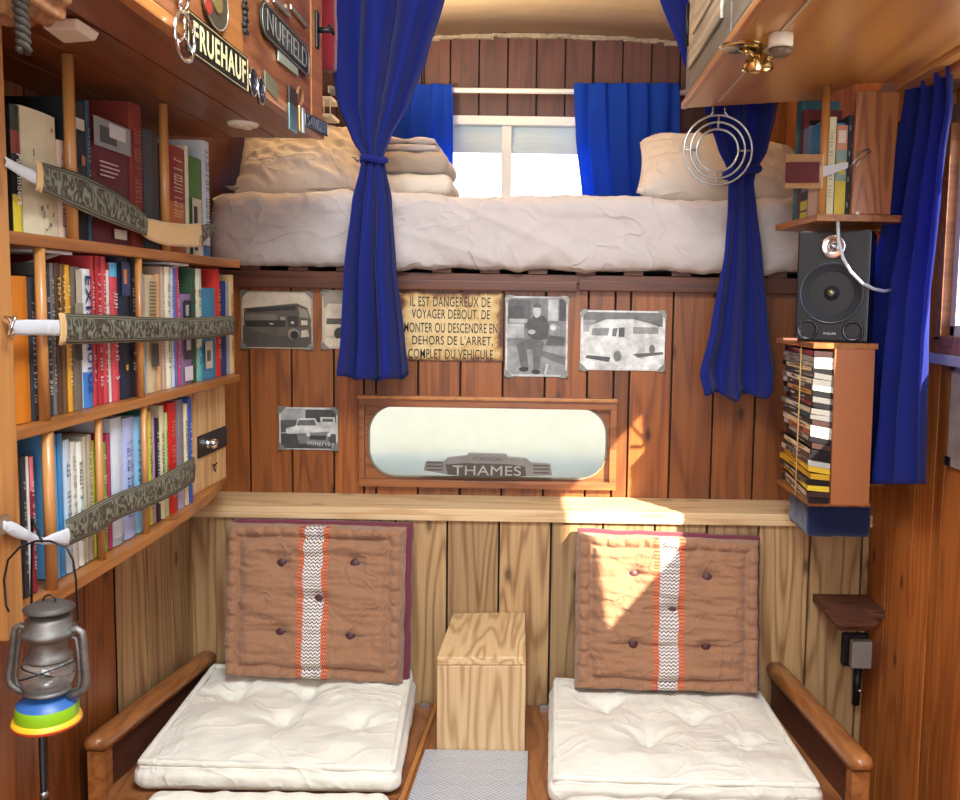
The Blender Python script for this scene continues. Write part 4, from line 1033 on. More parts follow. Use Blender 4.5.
# ---- crate at the end of the bottom shelf
ya, yb_ = yS(200)+.0, yS(234); zc_ = PXp(216, 390, XS).z; z0 = Z3+.003
t = thing('wooden_crate', 'small pale pine crate with a black latch plate, standing at the bottom shelf end', 'crate', (XS-.08, (ya+yb_)/2, z0))
xc = XS-.02
b = MB(); b.box((xc-.016, ya, z0), (xc, yb_, zc_), bev=.003); b.build('front_board', 'cratewood', t)
b = MB(); b.box((xc-.15, ya-.015, z0), (xc-.004, ya-.001, zc_-.01), bev=.002); b.build('side_board', 'cratewood', t)
b = MB(); b.box((xc-.15, ya, zc_-.016), (xc-.017, yb_, zc_-.002), bev=.002); b.build('top_board', 'cratewood', t)
b = MB(); b.box((xc-.15, ya, z0), (xc-.017, yb_, z0+.012), bev=.002); b.build('bottom_board', 'cratewood', t)
pz0, pz1 = PXp(207, 458, XS).z, PXp(207, 436, XS).z
b = MB(); b.box((xc+.0005, yS(206), pz0), (xc+.004, yb_-.0, pz1), bev=.001); o = b.build('latch_plate', 'black', t)
b = MB(); mm = Matrix.Translation((xc+.004, yS(216), (pz0+pz1)/2)) @ Matrix.Rotation(PI/2, 4, 'Y'); b.lathe([(0, .022), (.010, .021), (.014, .014), (.010, .006), (.013, .0)], (0, 0, 0), 20, 0, mm); b.build('latch_knob', 'chrome', o)
b = MB(); p = Vector((xc+.003, yS(221), PXp(221, 466, XS).z))
for a in (0, 120, 240): b.tube([p, p+Vector((.004, .014*math.cos(R(a+30)), .014*math.sin(R(a+30))))], .002, 6)
b.build('wire_hook', 'black', t)
b = MB(); b.box((xc-.11, ya+.01, zc_+.001), (xc+.0, yb_-.03, zc_+.007)); tag(b.build('notebook', plain('pale_grey_notebook', '#B9BCC0', .6), loc=(xc-.05, ya, zc_)), 'thin pale grey notebook lying on top of the pine crate', 'notebook')

# ---- embossed straps
def strapmesh(pts, X, name, mat, parent, wav=0.0, th=.0025, xo=None):
    """pts: (px, ytop, ybot)"""
    P0 = []
    for i, (px, yt, yb_) in enumerate(pts):
        xx = X if xo is None else xo[i]
        P0.append((PXp(px, yt, xx), PXp(px, yb_, xx)))
    # catmull style resample
    out = []; n = len(P0)
    for i in range(n-1):
        for k in range(8):
            t_ = k/8
            def cr2(j):
                p0, p1, p2, p3 = P0[max(i-1, 0)][j], P0[i][j], P0[i+1][j], P0[min(i+2, n-1)][j]
                return .5*((2*p1)+(p2-p0)*t_+(2*p0-5*p1+4*p2-p3)*t_*t_+(3*p1-p0-3*p2+p3)*t_**3)
            out.append((cr2(0), cr2(1)))
    out.append(P0[-1])
    L = [0]
    for i in range(1, len(out)): L.append(L[-1]+(out[i][0]-out[i-1][0]).length)
    m = MB(); vs = []; uvs = []; nv = 6
    for (a, c_), l in zip(out, L):
        for j in range(nv+1):
            k = j/nv; p = a*(1-k)+c_*k; p = p+Vector((.003*math.sin(k*PI), 0, 0)); vs.append(p); uvs.append((l/.045, 1-k))
    fs = [(i*(nv+1)+j, i*(nv+1)+j+1, (i+1)*(nv+1)+j+1, (i+1)*(nv+1)+j) for i in range(len(out)-1) for j in range(nv)]
    m.add(vs, fs, 0, True, uvs); o = m.build(name, mat, parent); solid(o, th, 0); return o
XB = XF+.007
t = thing('book_strap', 'sagging embossed leather strap in front of the top shelf books', 'strap', PXp(100, 200, XB))
strapmesh([(5, 157, 166), (14, 162, 172), (25, 167, 179), (38, 172, 186)], XB, 'elastic', 'offwhite_strap', t)['label'] = 'white elastic end'
strapmesh([(37, 161, 190), (50, 165, 196), (75, 172, 208), (100, 183, 219), (125, 198, 228), (146, 215, 236)], XB, 'embossed_band', 'strap', t)
strapmesh([(140, 218, 233), (150, 219, 240), (165, 222, 245), (185, 224, 247), (200, 223, 247)], XB, 'tan_band', 'cream_strap', t, xo=[XB-.003, XB-.003, XB-.002, XB, XB])['label'] = 'tan leather end'
strapmesh([(198, 226, 247), (207, 224, 238), (214, 224, 232)], XB, 'tail_band', 'strap', t)
strapmesh([(36, 160, 191), (39, 161, 191), (41, 162, 193)], XB+.004, 'stitched_edge', 'cream_strap', t)
t = thing('book_strap', 'straight embossed leather strap across the middle shelf books', 'strap', PXp(100, 330, XB))
strapmesh([(8, 321, 335), (25, 320, 335), (45, 320, 335), (62, 320, 336)], XB+.001, 'elastic', 'offwhite_strap', t)['label'] = 'white elastic end'
strapmesh([(60, 313, 344), (85, 314, 344), (110, 315, 343), (143, 317, 342), (180, 318, 340), (210, 317, 338), (234, 316, 334)], XB, 'embossed_band', 'strap', t)
strapmesh([(59, 313, 345), (62, 313, 345), (64.5, 314, 344)], XB+.004, 'stitched_edge', 'cream_strap', t)
p = PXp(5, 327, XB+.003); b = MB(); b.tube([p+Vector((.001*k, .008*math.sin(a), .015*math.cos(a))) for k, a in enumerate([2*PI*i/20 for i in range(20)])], .0022, 8, closed=True); b.build('metal_ring', 'chrome', t)
t = thing('book_strap', 'slanting embossed leather strap across the bottom shelf books', 'strap', PXp(120, 490, XB))
strapmesh([(2, 520, 530), (14, 523, 537), (30, 532, 541), (42, 538, 544), (52, 534, 544), (68, 528, 545)], XB+.006, 'elastic', 'offwhite_strap', t)['label'] = 'twisted white elastic end'
XI = XF-.0225
strapmesh([(66, 520, 547), (85, 510, 538), (97, 503, 533), (120, 492, 518), (150, 481, 506), (175, 468, 494), (194, 457, 482)], XB, 'embossed_band', 'strap', t, xo=[XB, XB, XB-.001, XB-.002, XB, XB, XB-.004])
b = MB(); p = PXp(3, 525, XB+.006); b.box(p-Vector((.002, .012, .014)), p+Vector((.002, .012, .014)), bev=.003); b.build('buckle', 'steel', t)

# white card under the bottom shelf by the lantern
b = MB(); p = PXp(40, 606, XF-.03); b.box((p.x-.1, p.y-.02, Z3-.034), (p.x, p.y+.12, Z3-.021), bev=.002); tag(b.build('notepad', plain('white_card', '#DDE0E0', .7), loc=p), 'white pad tucked under the bottom shelf just above the lantern', 'notepad')

# ================================================================ left overhead cabinet
ZC = 1.903; XC = -.571; YC = 2.24
t = thing('overhead_cabinet', 'red-brown wooden overhead cabinet on the left covered with old nameplates', 'cabinet', (-.8, 1.2, ZC))
b = MB(); k = 4; ys = -.4
for i in range(k):
    xa = XL+.004+(XC-XL-.006)*i/k; xb = XL+.004+(XC-XL-.006)*(i+1)/k
    b.box((xa+.0022, ys, ZC+.003), (xb-.0022, YC-.004, ZC+.016), bev=.0015)
b.build('bottom_board', 'cabunder', t)
b = MB(); b.box((XC-.02, ys, ZC), (XC+.004, YC, ZC+.020), bev=.004); b.build('front_lipping', 'trimwood', t)
b = MB(); b.box((XL+.004, YC-.02, ZC+.017), (XC-.003, YC, 2.5)); b.build('end_panel', 'cabunder', t)
# face frame and doors, split where the stile at x~235 stands
ys1, ys2 = PXp(224, 60, XC).y, PXp(243, 60, XC).y
ye1 = PXp(312, 100, XC).y
b = MB(); b.box((XC-.018, ys1, ZC+.021), (XC, ys2, 2.5)); b.build('stile', 'trimwood', t)
b = MB(); b.box((XC-.018, ye1, ZC+.021), (XC, YC-.001, 2.5)); b.build('stile', 'trimwood', t)
for (a, c_) in ((ys+.3, ys1-.002), (ys2+.002, ye1-.002)):
    b = MB(); b.box((XC-.018, a, ZC+.022), (XC-.002, c_, 2.5), bev=.003); o = b.build('door', 'cabdoor', t)
# latch
p = PXp(316, 30, XC)
b = MB(); b.box((XC+.0005, p.y-.012, p.z-.045), (XC+.006, p.y+.012, p.z+.045), bev=.003); b.tube([(XC+.004, p.y, p.z), (XC+.04, p.y, p.z)], .007, 10); b.tube([(XC+.038, p.y-.012, p.z+.008), (XC+.04, p.y+.012, p.z-.006)], .005, 8); b.build('latch', 'black', t)

FY = lambda px, py: PXp(px, py, XC)
def yplate(name, label, cat, pxl, pyl, pxr, pyr, h, mat, th=.004, rr=.0, frame_mat=None, letters=None, lcol=None, ins=.2, bold=.02, lip=0, border=None, wfac=.9, xoff=.002):
    """plate on the cabinet face: bottom-left pixel and bottom-right pixel, height h metres"""
    a, c_ = FY(pxl, pyl), FY(pxr, pyr); X = XC+xoff
    mid = (a+c_)/2; W_ = c_.y-a.y; dzdy = (c_.z-a.z)/(W_)
    t = thing(name, label, cat, (X, mid.y, mid.z))
    def P(u, v, e): return Vector((X+e, a.y+W_*u, a.z+(c_.z-a.z)*u+h*v))
    pts = rrect(0, W_, 0, h, rr) if rr else [(0, 0), (W_, 0), (W_, h), (0, h)]
    m = MB(); m.prism([P(x/W_, z/h, 0) for x, z in pts], (th, 0, 0)); m.build('plate', mat, t)
    if border:
        m = MB(); q = rrect(.004, W_-.004, .004, h-.004, max(.002, rr-.003), 6); m.tube([P(x/W_, z/h, th+.0002) for x, z in q], .0008, 6, closed=True); m.build('border', border, t)
    if letters:
        mt = frame(P(.5, .5, th+.0012), (P(1, 0, 0)-P(0, 0, 0)), (0, 0, 1))
        v_, f_ = textmesh(letters, h*(1-2*ins), mt, width=W_*wfac, bold=bold); m = MB(); m.add(v_, f_); o = m.build('lettering', lcol, t); solid(o, .0005, 0)
    return t
def fz(px, py): return FY(px, py).z
yplate('nameplate', 'black nameplate reading FRUEHAUF in cream letters on the left cabinet', 'sign', 184, 51.5, 245.5, 94, fz(245, 57)-fz(245, 93), colm('#1A1512', .35), border=colm('#D9C98E'), letters='FRUEHAUF', lcol=colm('#D8D3A0'), ins=.19, bold=.022, wfac=.86)
yplate('nameplate', 'oval-ended metal nameplate reading NUFFIELD on the upper cabinet door', 'sign', 259, 33, 307, 79, .072, colm('#3A3833', .4, 'metal', .5), rr=.03, border=colm('#B9B6A4', .4, 'edge', .6), letters='NUFFIELD', lcol=colm('#C6C6B8', .35, 'letter', .7), ins=.2, bold=.0, wfac=.84)
yplate('nameplate', 'small chrome nameplate reading SAURER at the far cabinet corner', 'sign', 300.5, 126, 324, 136.5, .034, colm('#2E3336', .35, 'metal', .5), border=colm('#C8CCCC', .3, 'edge', .8), letters='SAURER', lcol=colm('#D8DCDC', .25, 'letter', .8), ins=.16, bold=.0, wfac=.86, xoff=.006)
yplate('metal_plate', 'pale green-grey metal strip below the oval NUFFIELD plate', 'plate', 277, 60.5, 296, 76, .026, colm('#A4AE9E', .5, 'metal', .3), xoff=.0008)
yplate('metal_badge', 'long chrome flash badge above the NUFFIELD plate', 'badge', 272, 2, 288, 18.5, .012, colm('#B8B4A4', .3, 'metal', .7), border=None)
yplate('metal_badge', 'chrome flash badge pointing at the cabinet latch', 'badge', 289, 9, 305, 28, .010, colm('#B8B4A4', .3, 'metal', .7))
yplate('metal_badge', 'grey greenish enamel badge next to the chrome number badges', 'badge', 263, 88, 275, 101, .035, colm('#77745A', .6, 'metal', .2))
def ybadge(name, label, px, py, rw, rh, mat, ringm, extra=None):
    p = FY(px, py); t = thing(name, label, 'badge', (XC+.002, p.y, p.z))
    m = MB(); pts = [(XC+.001, p.y+rw*math.cos(a), p.z+rh*math.sin(a)) for a in [2*PI*i/28 for i in range(28)]]; m.prism(pts, (.005, 0, 0)); m.build('plate', mat, t)
    m = MB(); m.tube([Vector(q)+Vector((.005, 0, 0)) for q in pts], .0016, 6, closed=True); m.build('rim', ringm, t)
    if extra: extra(t, p)
    return t
def numeral(s_):
    def f(t, p):
        mt = frame(Vector((XC+.0085, p.y, p.z)), (0, 1, 0), (0, 0, 1)); v_, f_ = textmesh(s_, .03, mt, bold=.03); m = MB(); m.add(v_, f_); o = m.build('lettering', 'chrome', t); solid(o, .001, 0)
    return f
ybadge('metal_badge', 'chrome number 5 badge right of the FRUEHAUF plate', 250.5, 82, .022, .026, colm('#1E1C1C', .4), M['chrome'], numeral('5'))
ybadge('metal_badge', 'chrome number 6 badge between the 5 badge and the green enamel badge', 258.5, 91, .020, .026, colm('#1E1C1C', .4), M['chrome'], numeral('6'))
def enam(t, p):
    m = MB(); m.prism([(XC+.0065, p.y+.020*math.cos(a), p.z+.018*math.sin(a)) for a in [2*PI*i/24 for i in range(24)]], (.003, 0, 0)); m.build('centre_disc', colm('#A8955A', .4, 'metal', .6), t)
    m = MB(); m.prism([(XC+.0068, p.y-.040+.014*math.cos(a), p.z-.020+.013*math.sin(a)) for a in [2*PI*i/16 for i in range(16)]], (.002, 0, 0)); m.build('red_enamel', colm('#A8362A', .4), t)
ybadge('metal_badge', 'round brass badge with red enamel above the FRUEHAUF plate', 213, 2, .055, .045, colm('#5A5444', .5, 'metal', .5), colm('#B9B09A', .35, 'edge', .7), enam)
p = FY(243, 12); b = MB()
for i in range(14):
    b.box((XC+.001, p.y-.008-.003*math.sin(i*2), p.z-.04+i*.011), (XC+.008, p.y+.008+.003*math.cos(i*3), p.z-.032+i*.011), bev=.002)
b.box((XC+.001, p.y-.004, p.z-.04), (XC+.005, p.y+.004, p.z+.12)); tag(b.build('ornament_strip', 'black', loc=(XC, p.y, p.z)), 'black cast ornament strip on the stile between the cabinet doors', 'ornament')
# horseshoe key and narrow chrome plates near corner
p = FY(291, 102); b = MB(); b.box((XC+.001, p.y-.03, p.z-.035), (XC+.006, p.y+.03, p.z+.03), bev=.004); o = b.build('metal_badge', colm('#3E3A36', .5, 'metal', .5), loc=p); tag(o, 'dark triangular badge with curled hook before the SAURER plate', 'badge')
b = MB(); b.tube([p+Vector((.012, .03+.02*math.cos(R(a)), .02+.018*math.sin(R(a)))) for a in range(-80, 200, 20)], .004, 8); b.build('curled_hook', 'rust', o)
for (px, py, hc, lb, w2) in ((289, 118, '#6E8684', 'small green chrome badge left of the brass clip', .03), (296, 118, '#B8965A', 'narrow brass clip left of the SAURER plate', .006), (299.5, 120, '#C8CCC8', 'narrow chrome clip touching the SAURER plate', .008)):
    p = FY(px, py); b = MB(); b.box((XC+.005, p.y-w2, p.z-.03), (XC+.011, p.y+w2, p.z+.028), bev=.003); tag(b.build('metal_clip', colm(hc, .3, 'metal', .7), loc=p), lb, 'badge')
# chrome wheel key ring hanging on the cabinet
p = FY(177, 30)+Vector((.012, 0, 0))
t = thing('wheel_charm', 'chrome three-spoked wheel charm hanging beside the FRUEHAUF plate', 'ornament', p)
b = MB(); rr_ = .036; rw_ = .036
b.tube([p+Vector((0, rw_*math.cos(a), -.01+rr_*math.sin(a))) for a in [2*PI*i/28 for i in range(28)]], .0035, 8, closed=True); b.build('rim', 'chrome', t)
b = MB()
for a in (90, 210, 330): b.tube([p+Vector((0, 0, -.01)), p+Vector((0, rw_*math.cos(R(a)), -.01+rr_*math.sin(R(a))))], .0026, 8)
b.build('spokes', 'chrome', t)
b = MB(); b.tube([p+Vector((.004*math.sin(a), .012*math.cos(a), .042+.014*math.sin(a))) for a in [2*PI*i/18 for i in range(18)]], .003, 8, closed=True); b.build('link', 'chrome', t)
b = MB(); b.tube([p+Vector((-.006, -.006+.003*math.sin(i), .05+.012*i)) for i in range(9)], .006, 8); b.build('cord', 'black', t)

# lights in the cabinet underside
def zl(px, py): return PZ(px, py, ZC)
p = zl(243, 124); t = thing('downlight', 'round cream downlight under the left cabinet near the bed', 'lamp', p)
b = MB(); b.lathe([(.0, -.006), (.030, -.006), (.034, -.004), (.037, .001), (.034, .003)], p, 32); b.build('lens', 'whitepl', t)
b = MB(); b.box(p+Vector((-.004, -.028, -.010)), p+Vector((.012, .024, -.0062)), bev=.002); b.build('switch_tab', 'whitepl', t)
c4 = [zl(38, 17), zl(78, 17), zl(101, 32), zl(62, 35)]
cc = sum(c4, Vector())/4; t = thing('ceiling_lamp', 'square cream cover lamp under the left cabinet, near the hanging rope', 'lamp', cc)
b = MB(); lo = [cc+(q-cc)*.82-Vector((0, 0, .016)) for q in c4]; b.hexa([*lo, *[Vector((q.x, q.y, ZC-.001)) for q in c4]]); o = b.build('cover', 'whitepl', t); md = o.modifiers.new('b', 'BEVEL'); md.width = .004; md.segments = 3
# round straw bag and rope near the camera at top left
pc = PXp(10, -12, -.66)
t = thing('straw_pouch', 'brown ribbed straw pouch hanging at the top left corner', 'pouch', pc)
b = MB(); vs, fs = softbox((0, 0, 0), (.12, .10, .075), .035, (24, 20, 16), lambda p_, w_, n_: n_*(.003*math.sin(w_.x*260+w_.z*180)+.003*noise.noise(w_*60)))
b.add([v+pc for v in vs], fs, 0, True); b.build('body', plain('coarse_straw', '#9C6B44', .85, 0, .5, 90, .6), t)
pr = PXp(20, 30, -.64)
b = MB()
for s_ in (0, PI):
    b.tube([PXp(18+6*k/30, -30+82*k/30, -.625)+Vector((.005*math.cos(k*1.1+s_), .005*math.sin(k*1.1+s_), 0)) for k in range(31)], .0045, 7)
tag(b.build('rope', plain('dark_hemp_rope', '#3A3128', .9, 0, .4, 120, .5), loc=pr), 'short dark twisted rope hanging over the straw pouch', 'rope')

# ================================================================ right overhead cabinet
ZR = 2.03; XRC = .386; YRC = 2.38
t = thing('overhead_cabinet', 'overhead cabinet on the right with honey plywood underside and pale door', 'cabinet', (.65, 1.3, ZR))
back = [(XRC+.004, YRC), (PZ(816, 100, ZR).x, PZ(816, 100, ZR).y), (PZ(855, 84, ZR).x, PZ(855, 84, ZR).y), (.845, 2.08)]
poly = [(.845, -.4), (XRC+.004, -.4)]+back[0:1]+back[1:]
print('cab poly', poly)
b = MB(); b.prism([(x, y, ZR) for x, y in poly], (0, 0, .014)); b.build('bottom_board', 'ply', t)
b = MB(); b.box((.847, -.4, ZR-.012), (XR-.003, 2.2, ZR+.016), bev=.003); b.build('wall_batten', 'ply', t)
b = MB(); b.box((XRC-.012, -.4, ZR-.004), (XRC+.003, YRC, ZR+.014), bev=.004); b.build('front_lipping', 'trimwood', t)
XD = XRC
yh = PXp(735, 30, XD).y; yd = PXp(725, 30, XD).y
b = MB(); b.box((XD, YRC-.05, ZR+.0145), (XD+.016, YRC-.001, 2.52)); b.box((XD, -.4, ZR+.0145), (XD+.016, YRC-.05, ZR+.035)); b.build('face_frame', 'slate', t)
b = MB(); b.box((XD, -.3, ZR+.036), (XD+.014, 1.82, 2.52), bev=.002); b.build('door', 'slate', t)
b = MB(); b.box((XD, 1.828, ZR+.036), (XD+.014, YRC-.052, 2.52), bev=.002)
o = b.build('door', 'slate', t)
b = MB(); b.box((XD-.008, 1.90, ZR+.085), (XD-.0005, YRC-.075, 2.52), bev=.004); b.build('raised_panel', 'grey_ply', o)
b = MB(); b.box((XD-.013, 1.97, ZR+.15), (XD-.0085, YRC-.15, 2.52), bev=.004); b.build('inner_panel', 'grey_ply', o)
b = MB(); b.box((XRC+.017, YRC-.016, ZR+.0145), (.60, YRC, 2.52)); b.build('end_panel', 'slate', t)
for zz in (2.235,):
    b = MB(); y = YRC-.055
    b.box((XD-.006, y-.02, zz-.045), (XD-.001, y+.03, zz+.045), bev=.003); b.tube([(XD-.008, y+.005, zz-.055), (XD-.008, y+.005, zz+.055)], .005, 8)
    for q in (-.03, .03): b.lathe([(0, .004), (.004, .003), (.005, 0)], (XD-.007, y-.012, zz+q), 8)
    b.build('hinge', 'black', t)
# thin groove strip in the ply
ga, gb_ = PZ(718, 101, ZR), PZ(806, 3, ZR)
b = MB(); b.box((ga.x-.002, 1.2, ZR-.0035), (ga.x+.0045, ga.y, ZR-.0002), bev=.001); b.build('cable_channel', plain('greyish_channel', '#B9A58A', .4), t)
# brass spotlight
t = thing('spotlight', 'brass swivel spotlight under the honey plywood cabinet', 'lamp', PZ(750, 55, ZR))
p1 = PZ(781, 34, ZR); 
b = MB(); b.lathe([(0, -.028), (.020, -.028), (.024, -.022), (.024, -.001), (0, -.001)], p1, 28); b.build('mount', 'whitepl', t)
b = MB(); b.lathe([(0, -.043), (.015, -.043), (.022, -.036), (.0225, -.0285), (0, -.0285)], p1, 28); b.build('mount_ring', colm('#6A5A48', .4), t)
pb_ = PZ(741, 46, ZR)
b = MB(); b.lathe([(0, -.006), (.036, -.006), (.042, -.004), (.044, -.0005)], pb_+Vector((0, 0, 0)), 32); b.build('base_plate', 'brass', t)
hc = PZ(757, 52, ZR)+Vector((0, -.01, -.026)); mt = Matrix.Translation(hc) @ Matrix.Rotation(R(28), 4, 'X') @ Matrix.Rotation(R(-8), 4, 'Y')
b = MB(); b.lathe([(.0, .022), (.016, .020), (.026, .010), (.031, -.004), (.033, -.012), (.029, -.013), (.027, -.009), (.0, -.006)], (0, 0, 0), 32, 0, mt); b.build('lamp_head', 'brass', t)
b = MB(); b.lathe([(0, -.0085), (.020, -.0095), (.0265, -.0095)], (0, 0, 0), 28, 0, mt); b.build('lens', 'whitepl', t)
b = MB(); b.tube([pb_+Vector((0, 0, -.006)), pb_+Vector((.01, -.01, -.015)), hc+Vector((0, 0, .014))], .006, 10); b.tube([hc+Vector((.02, 0, .004)), p1+Vector((-.012, 0, -.036))], .007, 10); b.build('swivel_arm', 'brass', t)
# hanging ring trivet
hp = PY(718, 112, 2.37); cR = PY(718, 150, 2.37)
s_ = 2.37/850
t = thing('ring_hanger', 'steel hanger of three concentric rings below the right cabinet edge', 'hanger', cR)
for i, (r_, dz_) in enumerate(((33.5, 0), (27, -.001*0), (20.5, 0))):
    b = MB(); b.tube([cR+Vector((r_*s_*math.cos(a), .0+.003*i, r_*s_*math.sin(a))) for a in [2*PI*k/48 for k in range(48)]], .0032, 8, closed=True); b.build('ring', 'steel', t)
for sx_ in (-1, 1):
    b = MB(); b.tube([cR+Vector((sx_*17*s_, 0, 29*s_)), cR+Vector((sx_*8*s_, 0, 33*s_)), cR+Vector((sx_*6*s_, 0, 36*s_)), cR+Vector((sx_*6*s_, 0, (150-109)*s_)), Vector((cR.x+sx_*6*s_, 2.372, ZR-.002))], .003, 8); b.build('hook', 'steel', t)
b = MB()
for a in (0, 90, 180, 270): b.tube([cR+Vector((20*s_*math.cos(R(a)), .006, 20*s_*math.sin(R(a)))), cR+Vector((34*s_*math.cos(R(a)), 0, 34*s_*math.sin(R(a))))], .0028, 6)
b.build('spokes', 'steel', t)

# ================================================================ bed
ztop = PY(500, 195, 2.63).z; zbot = 1.5985
print('mattress z', ztop)
mx0, mx1 = XL+.02, XR-.015; my0, my1 = 2.590, DF-.04
def mdisp(p, w, nr):
    k = 0
    k += .010*noise.noise(Vector((w.x*5+w.z*7, w.z*3, w.y*2)))+.005*noise.noise(Vector((w.x*17+w.z*22, w.z*4, w.y*3+5)))
    k += .003*noise.noise(Vector((w.x*45+w.z*30, w.z*9, w.y*5+9)))
    q_ = noise.noise(Vector((w.x*3.2+w.z*6+1, w.z*2.2-w.x*.6, w.y*1.5+4))); k += .007*max(0, 1-abs(q_)*6)**2
    q_ = noise.noise(Vector((w.x*5.2-w.z*9+7, w.z*2, w.y*2+8))); k += .005*max(0, 1-abs(q_)*7)**2
    if w.z > .05: k += .006*math.sin(w.x*9)
    d = nr*k
    if p.y < -.9 and p.z < 0: d += Vector((0, 0, -.010*(-p.z)+.008*noise.noise(Vector((w.x*9, 0, 3)))))
    return d
vs, fs = softbox(((mx0+mx1)/2, (my0+my1)/2, (ztop+zbot)/2), (mx1-mx0, my1-my0, ztop-zbot), .05, (130, 40, 26), mdisp)
vs = [Vector((v.x, v.y, max(v.z, zbot+.001) if v.y > D1-.02 else v.z)) for v in vs]
b = MB(); b.add(vs, fs, 0, True); o = b.build('mattress', 'sheet', loc=((mx0+mx1)/2, 3.2, zbot)); tag(o, 'thick mattress in a pale wrinkled fitted sheet on the high bed', 'mattress')

def pillow(name, label, c, dims, rot, mat, seed, cat='pillow', fluff=1.0, parent=None):
    m4 = Matrix.Translation(c) @ Euler([R(a) for a in rot]).to_matrix().to_4x4()
    w_, h_, t_ = dims; b = MB()
    def surf(sgn):
        def f(u, v):
            x, y = 2*u-1, 2*v-1
            ed = (max(0, 1-abs(x)**3.2)*max(0, 1-abs(y)**3.2))**.5
            pin = 1-.07*(1-abs(y))**1*0
            X = x*w_/2*(1-.06*(1-abs(x))*0-.05*(y*y < .3)*0)*(1-.045*(1-y*y)*abs(x)**4); Y = y*h_/2*(1-.06*(1-x*x)*abs(y)**4)
            z = sgn*t_/2*ed*fluff
            z += ed**.5*(.012*noise.noise(Vector((x*3, y*5, seed+sgn)))+.007*noise.noise(Vector((x*10+y*6, y*5, seed+3+sgn))))
            q_ = noise.noise(Vector((x*1.8+y*1.2, y*1.4-x*.5, seed+11+sgn))); z += sgn*.010*ed**.5*max(0, 1-abs(q_)*6)**2
            # corner tension folds
            z += .007*ed**.5*math.sin((x+y)*16+seed)*math.exp(-((abs(x)-1)**2+(abs(y)-1)**2)*2.2)
            return m4 @ Vector((X, Y, z))
        return f
    b.grid(surf(1), 56, 40); b.grid(surf(-1), 56, 40, flip=True)
    o = b.build(name, mat, parent)
    if parent is None:
        tag(o, label, cat)
    return o
zt_ = ztop+.008
pillow('pillow', 'plump cream pillow at the left end of the bed below the cabinet', PY(302, 161, 2.84)+Vector((0, .03, 0)), (.43, .32, .13), (46, -5, 4), 'pillow', 1.5)
pillow('pillow', 'flat grey pillow lying under the plump cream one on the left', Vector((PY(306, 186, 2.85).x, 2.93, zt_+.018)), (.47, .36, .04), (0, 0, 3), 'grey_blanket', 2.2)
pillow('pillow', 'upright cream pillow end showing just behind the tied left curtain', Vector((PY(352, 160, 3.08).x, 3.12, zt_+.11)), (.20, .30, .12), (60, 0, 0), 'quilt', 3.1)
def foldblanket(label, px0, px1, py0, py1, Y, d, mat, seed, folds=2):
    a = PY(px0, py1, Y); c_ = PY(px1, py0, Y); H = c_.z-a.z; t = None; m = MB()
    for k in range(folds):
        z0 = a.z+H*k/folds; h = H/folds
        def dsp(p, w, nr): return nr*(.006*noise.noise(Vector((w.x*16, w.y*8, seed+k)))+.002*math.sin(w.x*60+seed))
        v_, f_ = softbox(((a.x+c_.x)/2-.006*k, Y+d/2, z0+h/2), (c_.x-a.x, d, h*.99), h*.47, (30, 20, 6), dsp); m.add(v_, f_, 0, True)
    return tag(m.build('folded_blanket', mat, loc=((a.x+c_.x)/2, Y+d/2, a.z)), label, 'blanket', 'folded blankets on the bed')
foldblanket('quilted white blanket, lowest of the folded stack beside the window', 355, 451, 173, 194, 2.80, .36, 'quilt', 1, 1)
foldblanket('grey-brown blanket in the middle of the folded stack', 356, 448, 150, 172.5, 2.81, .33, 'grey_blanket', 2, 1)
foldblanket('pale beige sheet folded twice on top of the blanket stack', 358, 437, 137, 149.5, 2.83, .30, 'sheet', 3, 2)
pillow('pillow', 'large cream pillow at the right end of the bed behind the tied curtain', PY(722, 168, 2.92)+Vector((0, .03, -.01)), (.56, .40, .17), (34, 4, -5), 'pillow', 7.7)

# ================================================================ curtains
def lerp_rows(rows, y):
    if y <= rows[0][0]: return rows[0][1:]
    for a, c_ in zip(rows, rows[1:]):
        if y <= c_[0]:
            k = (y-a[0])/(c_[0]-a[0]); k = k*k*(3-2*k)*.35+k*.65
            return [p+(q-p)*k for p, q in zip(a[1:], c_[1:])]
    return rows[-1][1:]
def curtain(name, label, rows, mp, pd, mat, pleats, seed, group=None, nu=90, nv=70, ph=0.0, hem=6, th=.0016, split=None, amp0=1.0):
    """rows: (py, xl, xr, depth amplitude); mp(px,py)->Vector; pd: pleat direction"""
    pd = Vector(pd)
    def f(u, v):
        y = rows[0][0]+(rows[-1][0]-rows[0][0])*v
        xl, xr, am = lerp_rows(rows, y)
        wv = math.sin(2*PI*pleats*u+ph+.5*math.sin(v*4+seed)+1.1*noise.noise(Vector((u*2.2, v*1.2, seed))))
        w2 = .10*math.sin(2*PI*pleats*2.3*u+seed+v*2)
        n_ = noise.noise(Vector((u*5, v*9, seed+2)))
        ue = u+.03*math.sin(2*PI*pleats*u*1.0+1.1+seed)*(u*(1-u))*4
        x = xl+(xr-xl)*ue
        yy = y+(hem*math.sin(PI*u)*v**6 if hem else 0)+hem*.5*v**6*math.sin(2*PI*pleats*u+seed)
        return mp(x, yy)+pd*(am*amp0*(wv+w2)+.004*n_)
    m = MB(); m.grid(f, nu, nv)
    o = m.build(name, mat, None, loc=mp((rows[0][1]+rows[0][2])/2, rows[0][0])); solid(o, th, 0)
    return tag(o, label, 'curtain', group)
YC1 = 2.47
mL = lambda x, y: PY(x, y, YC1)
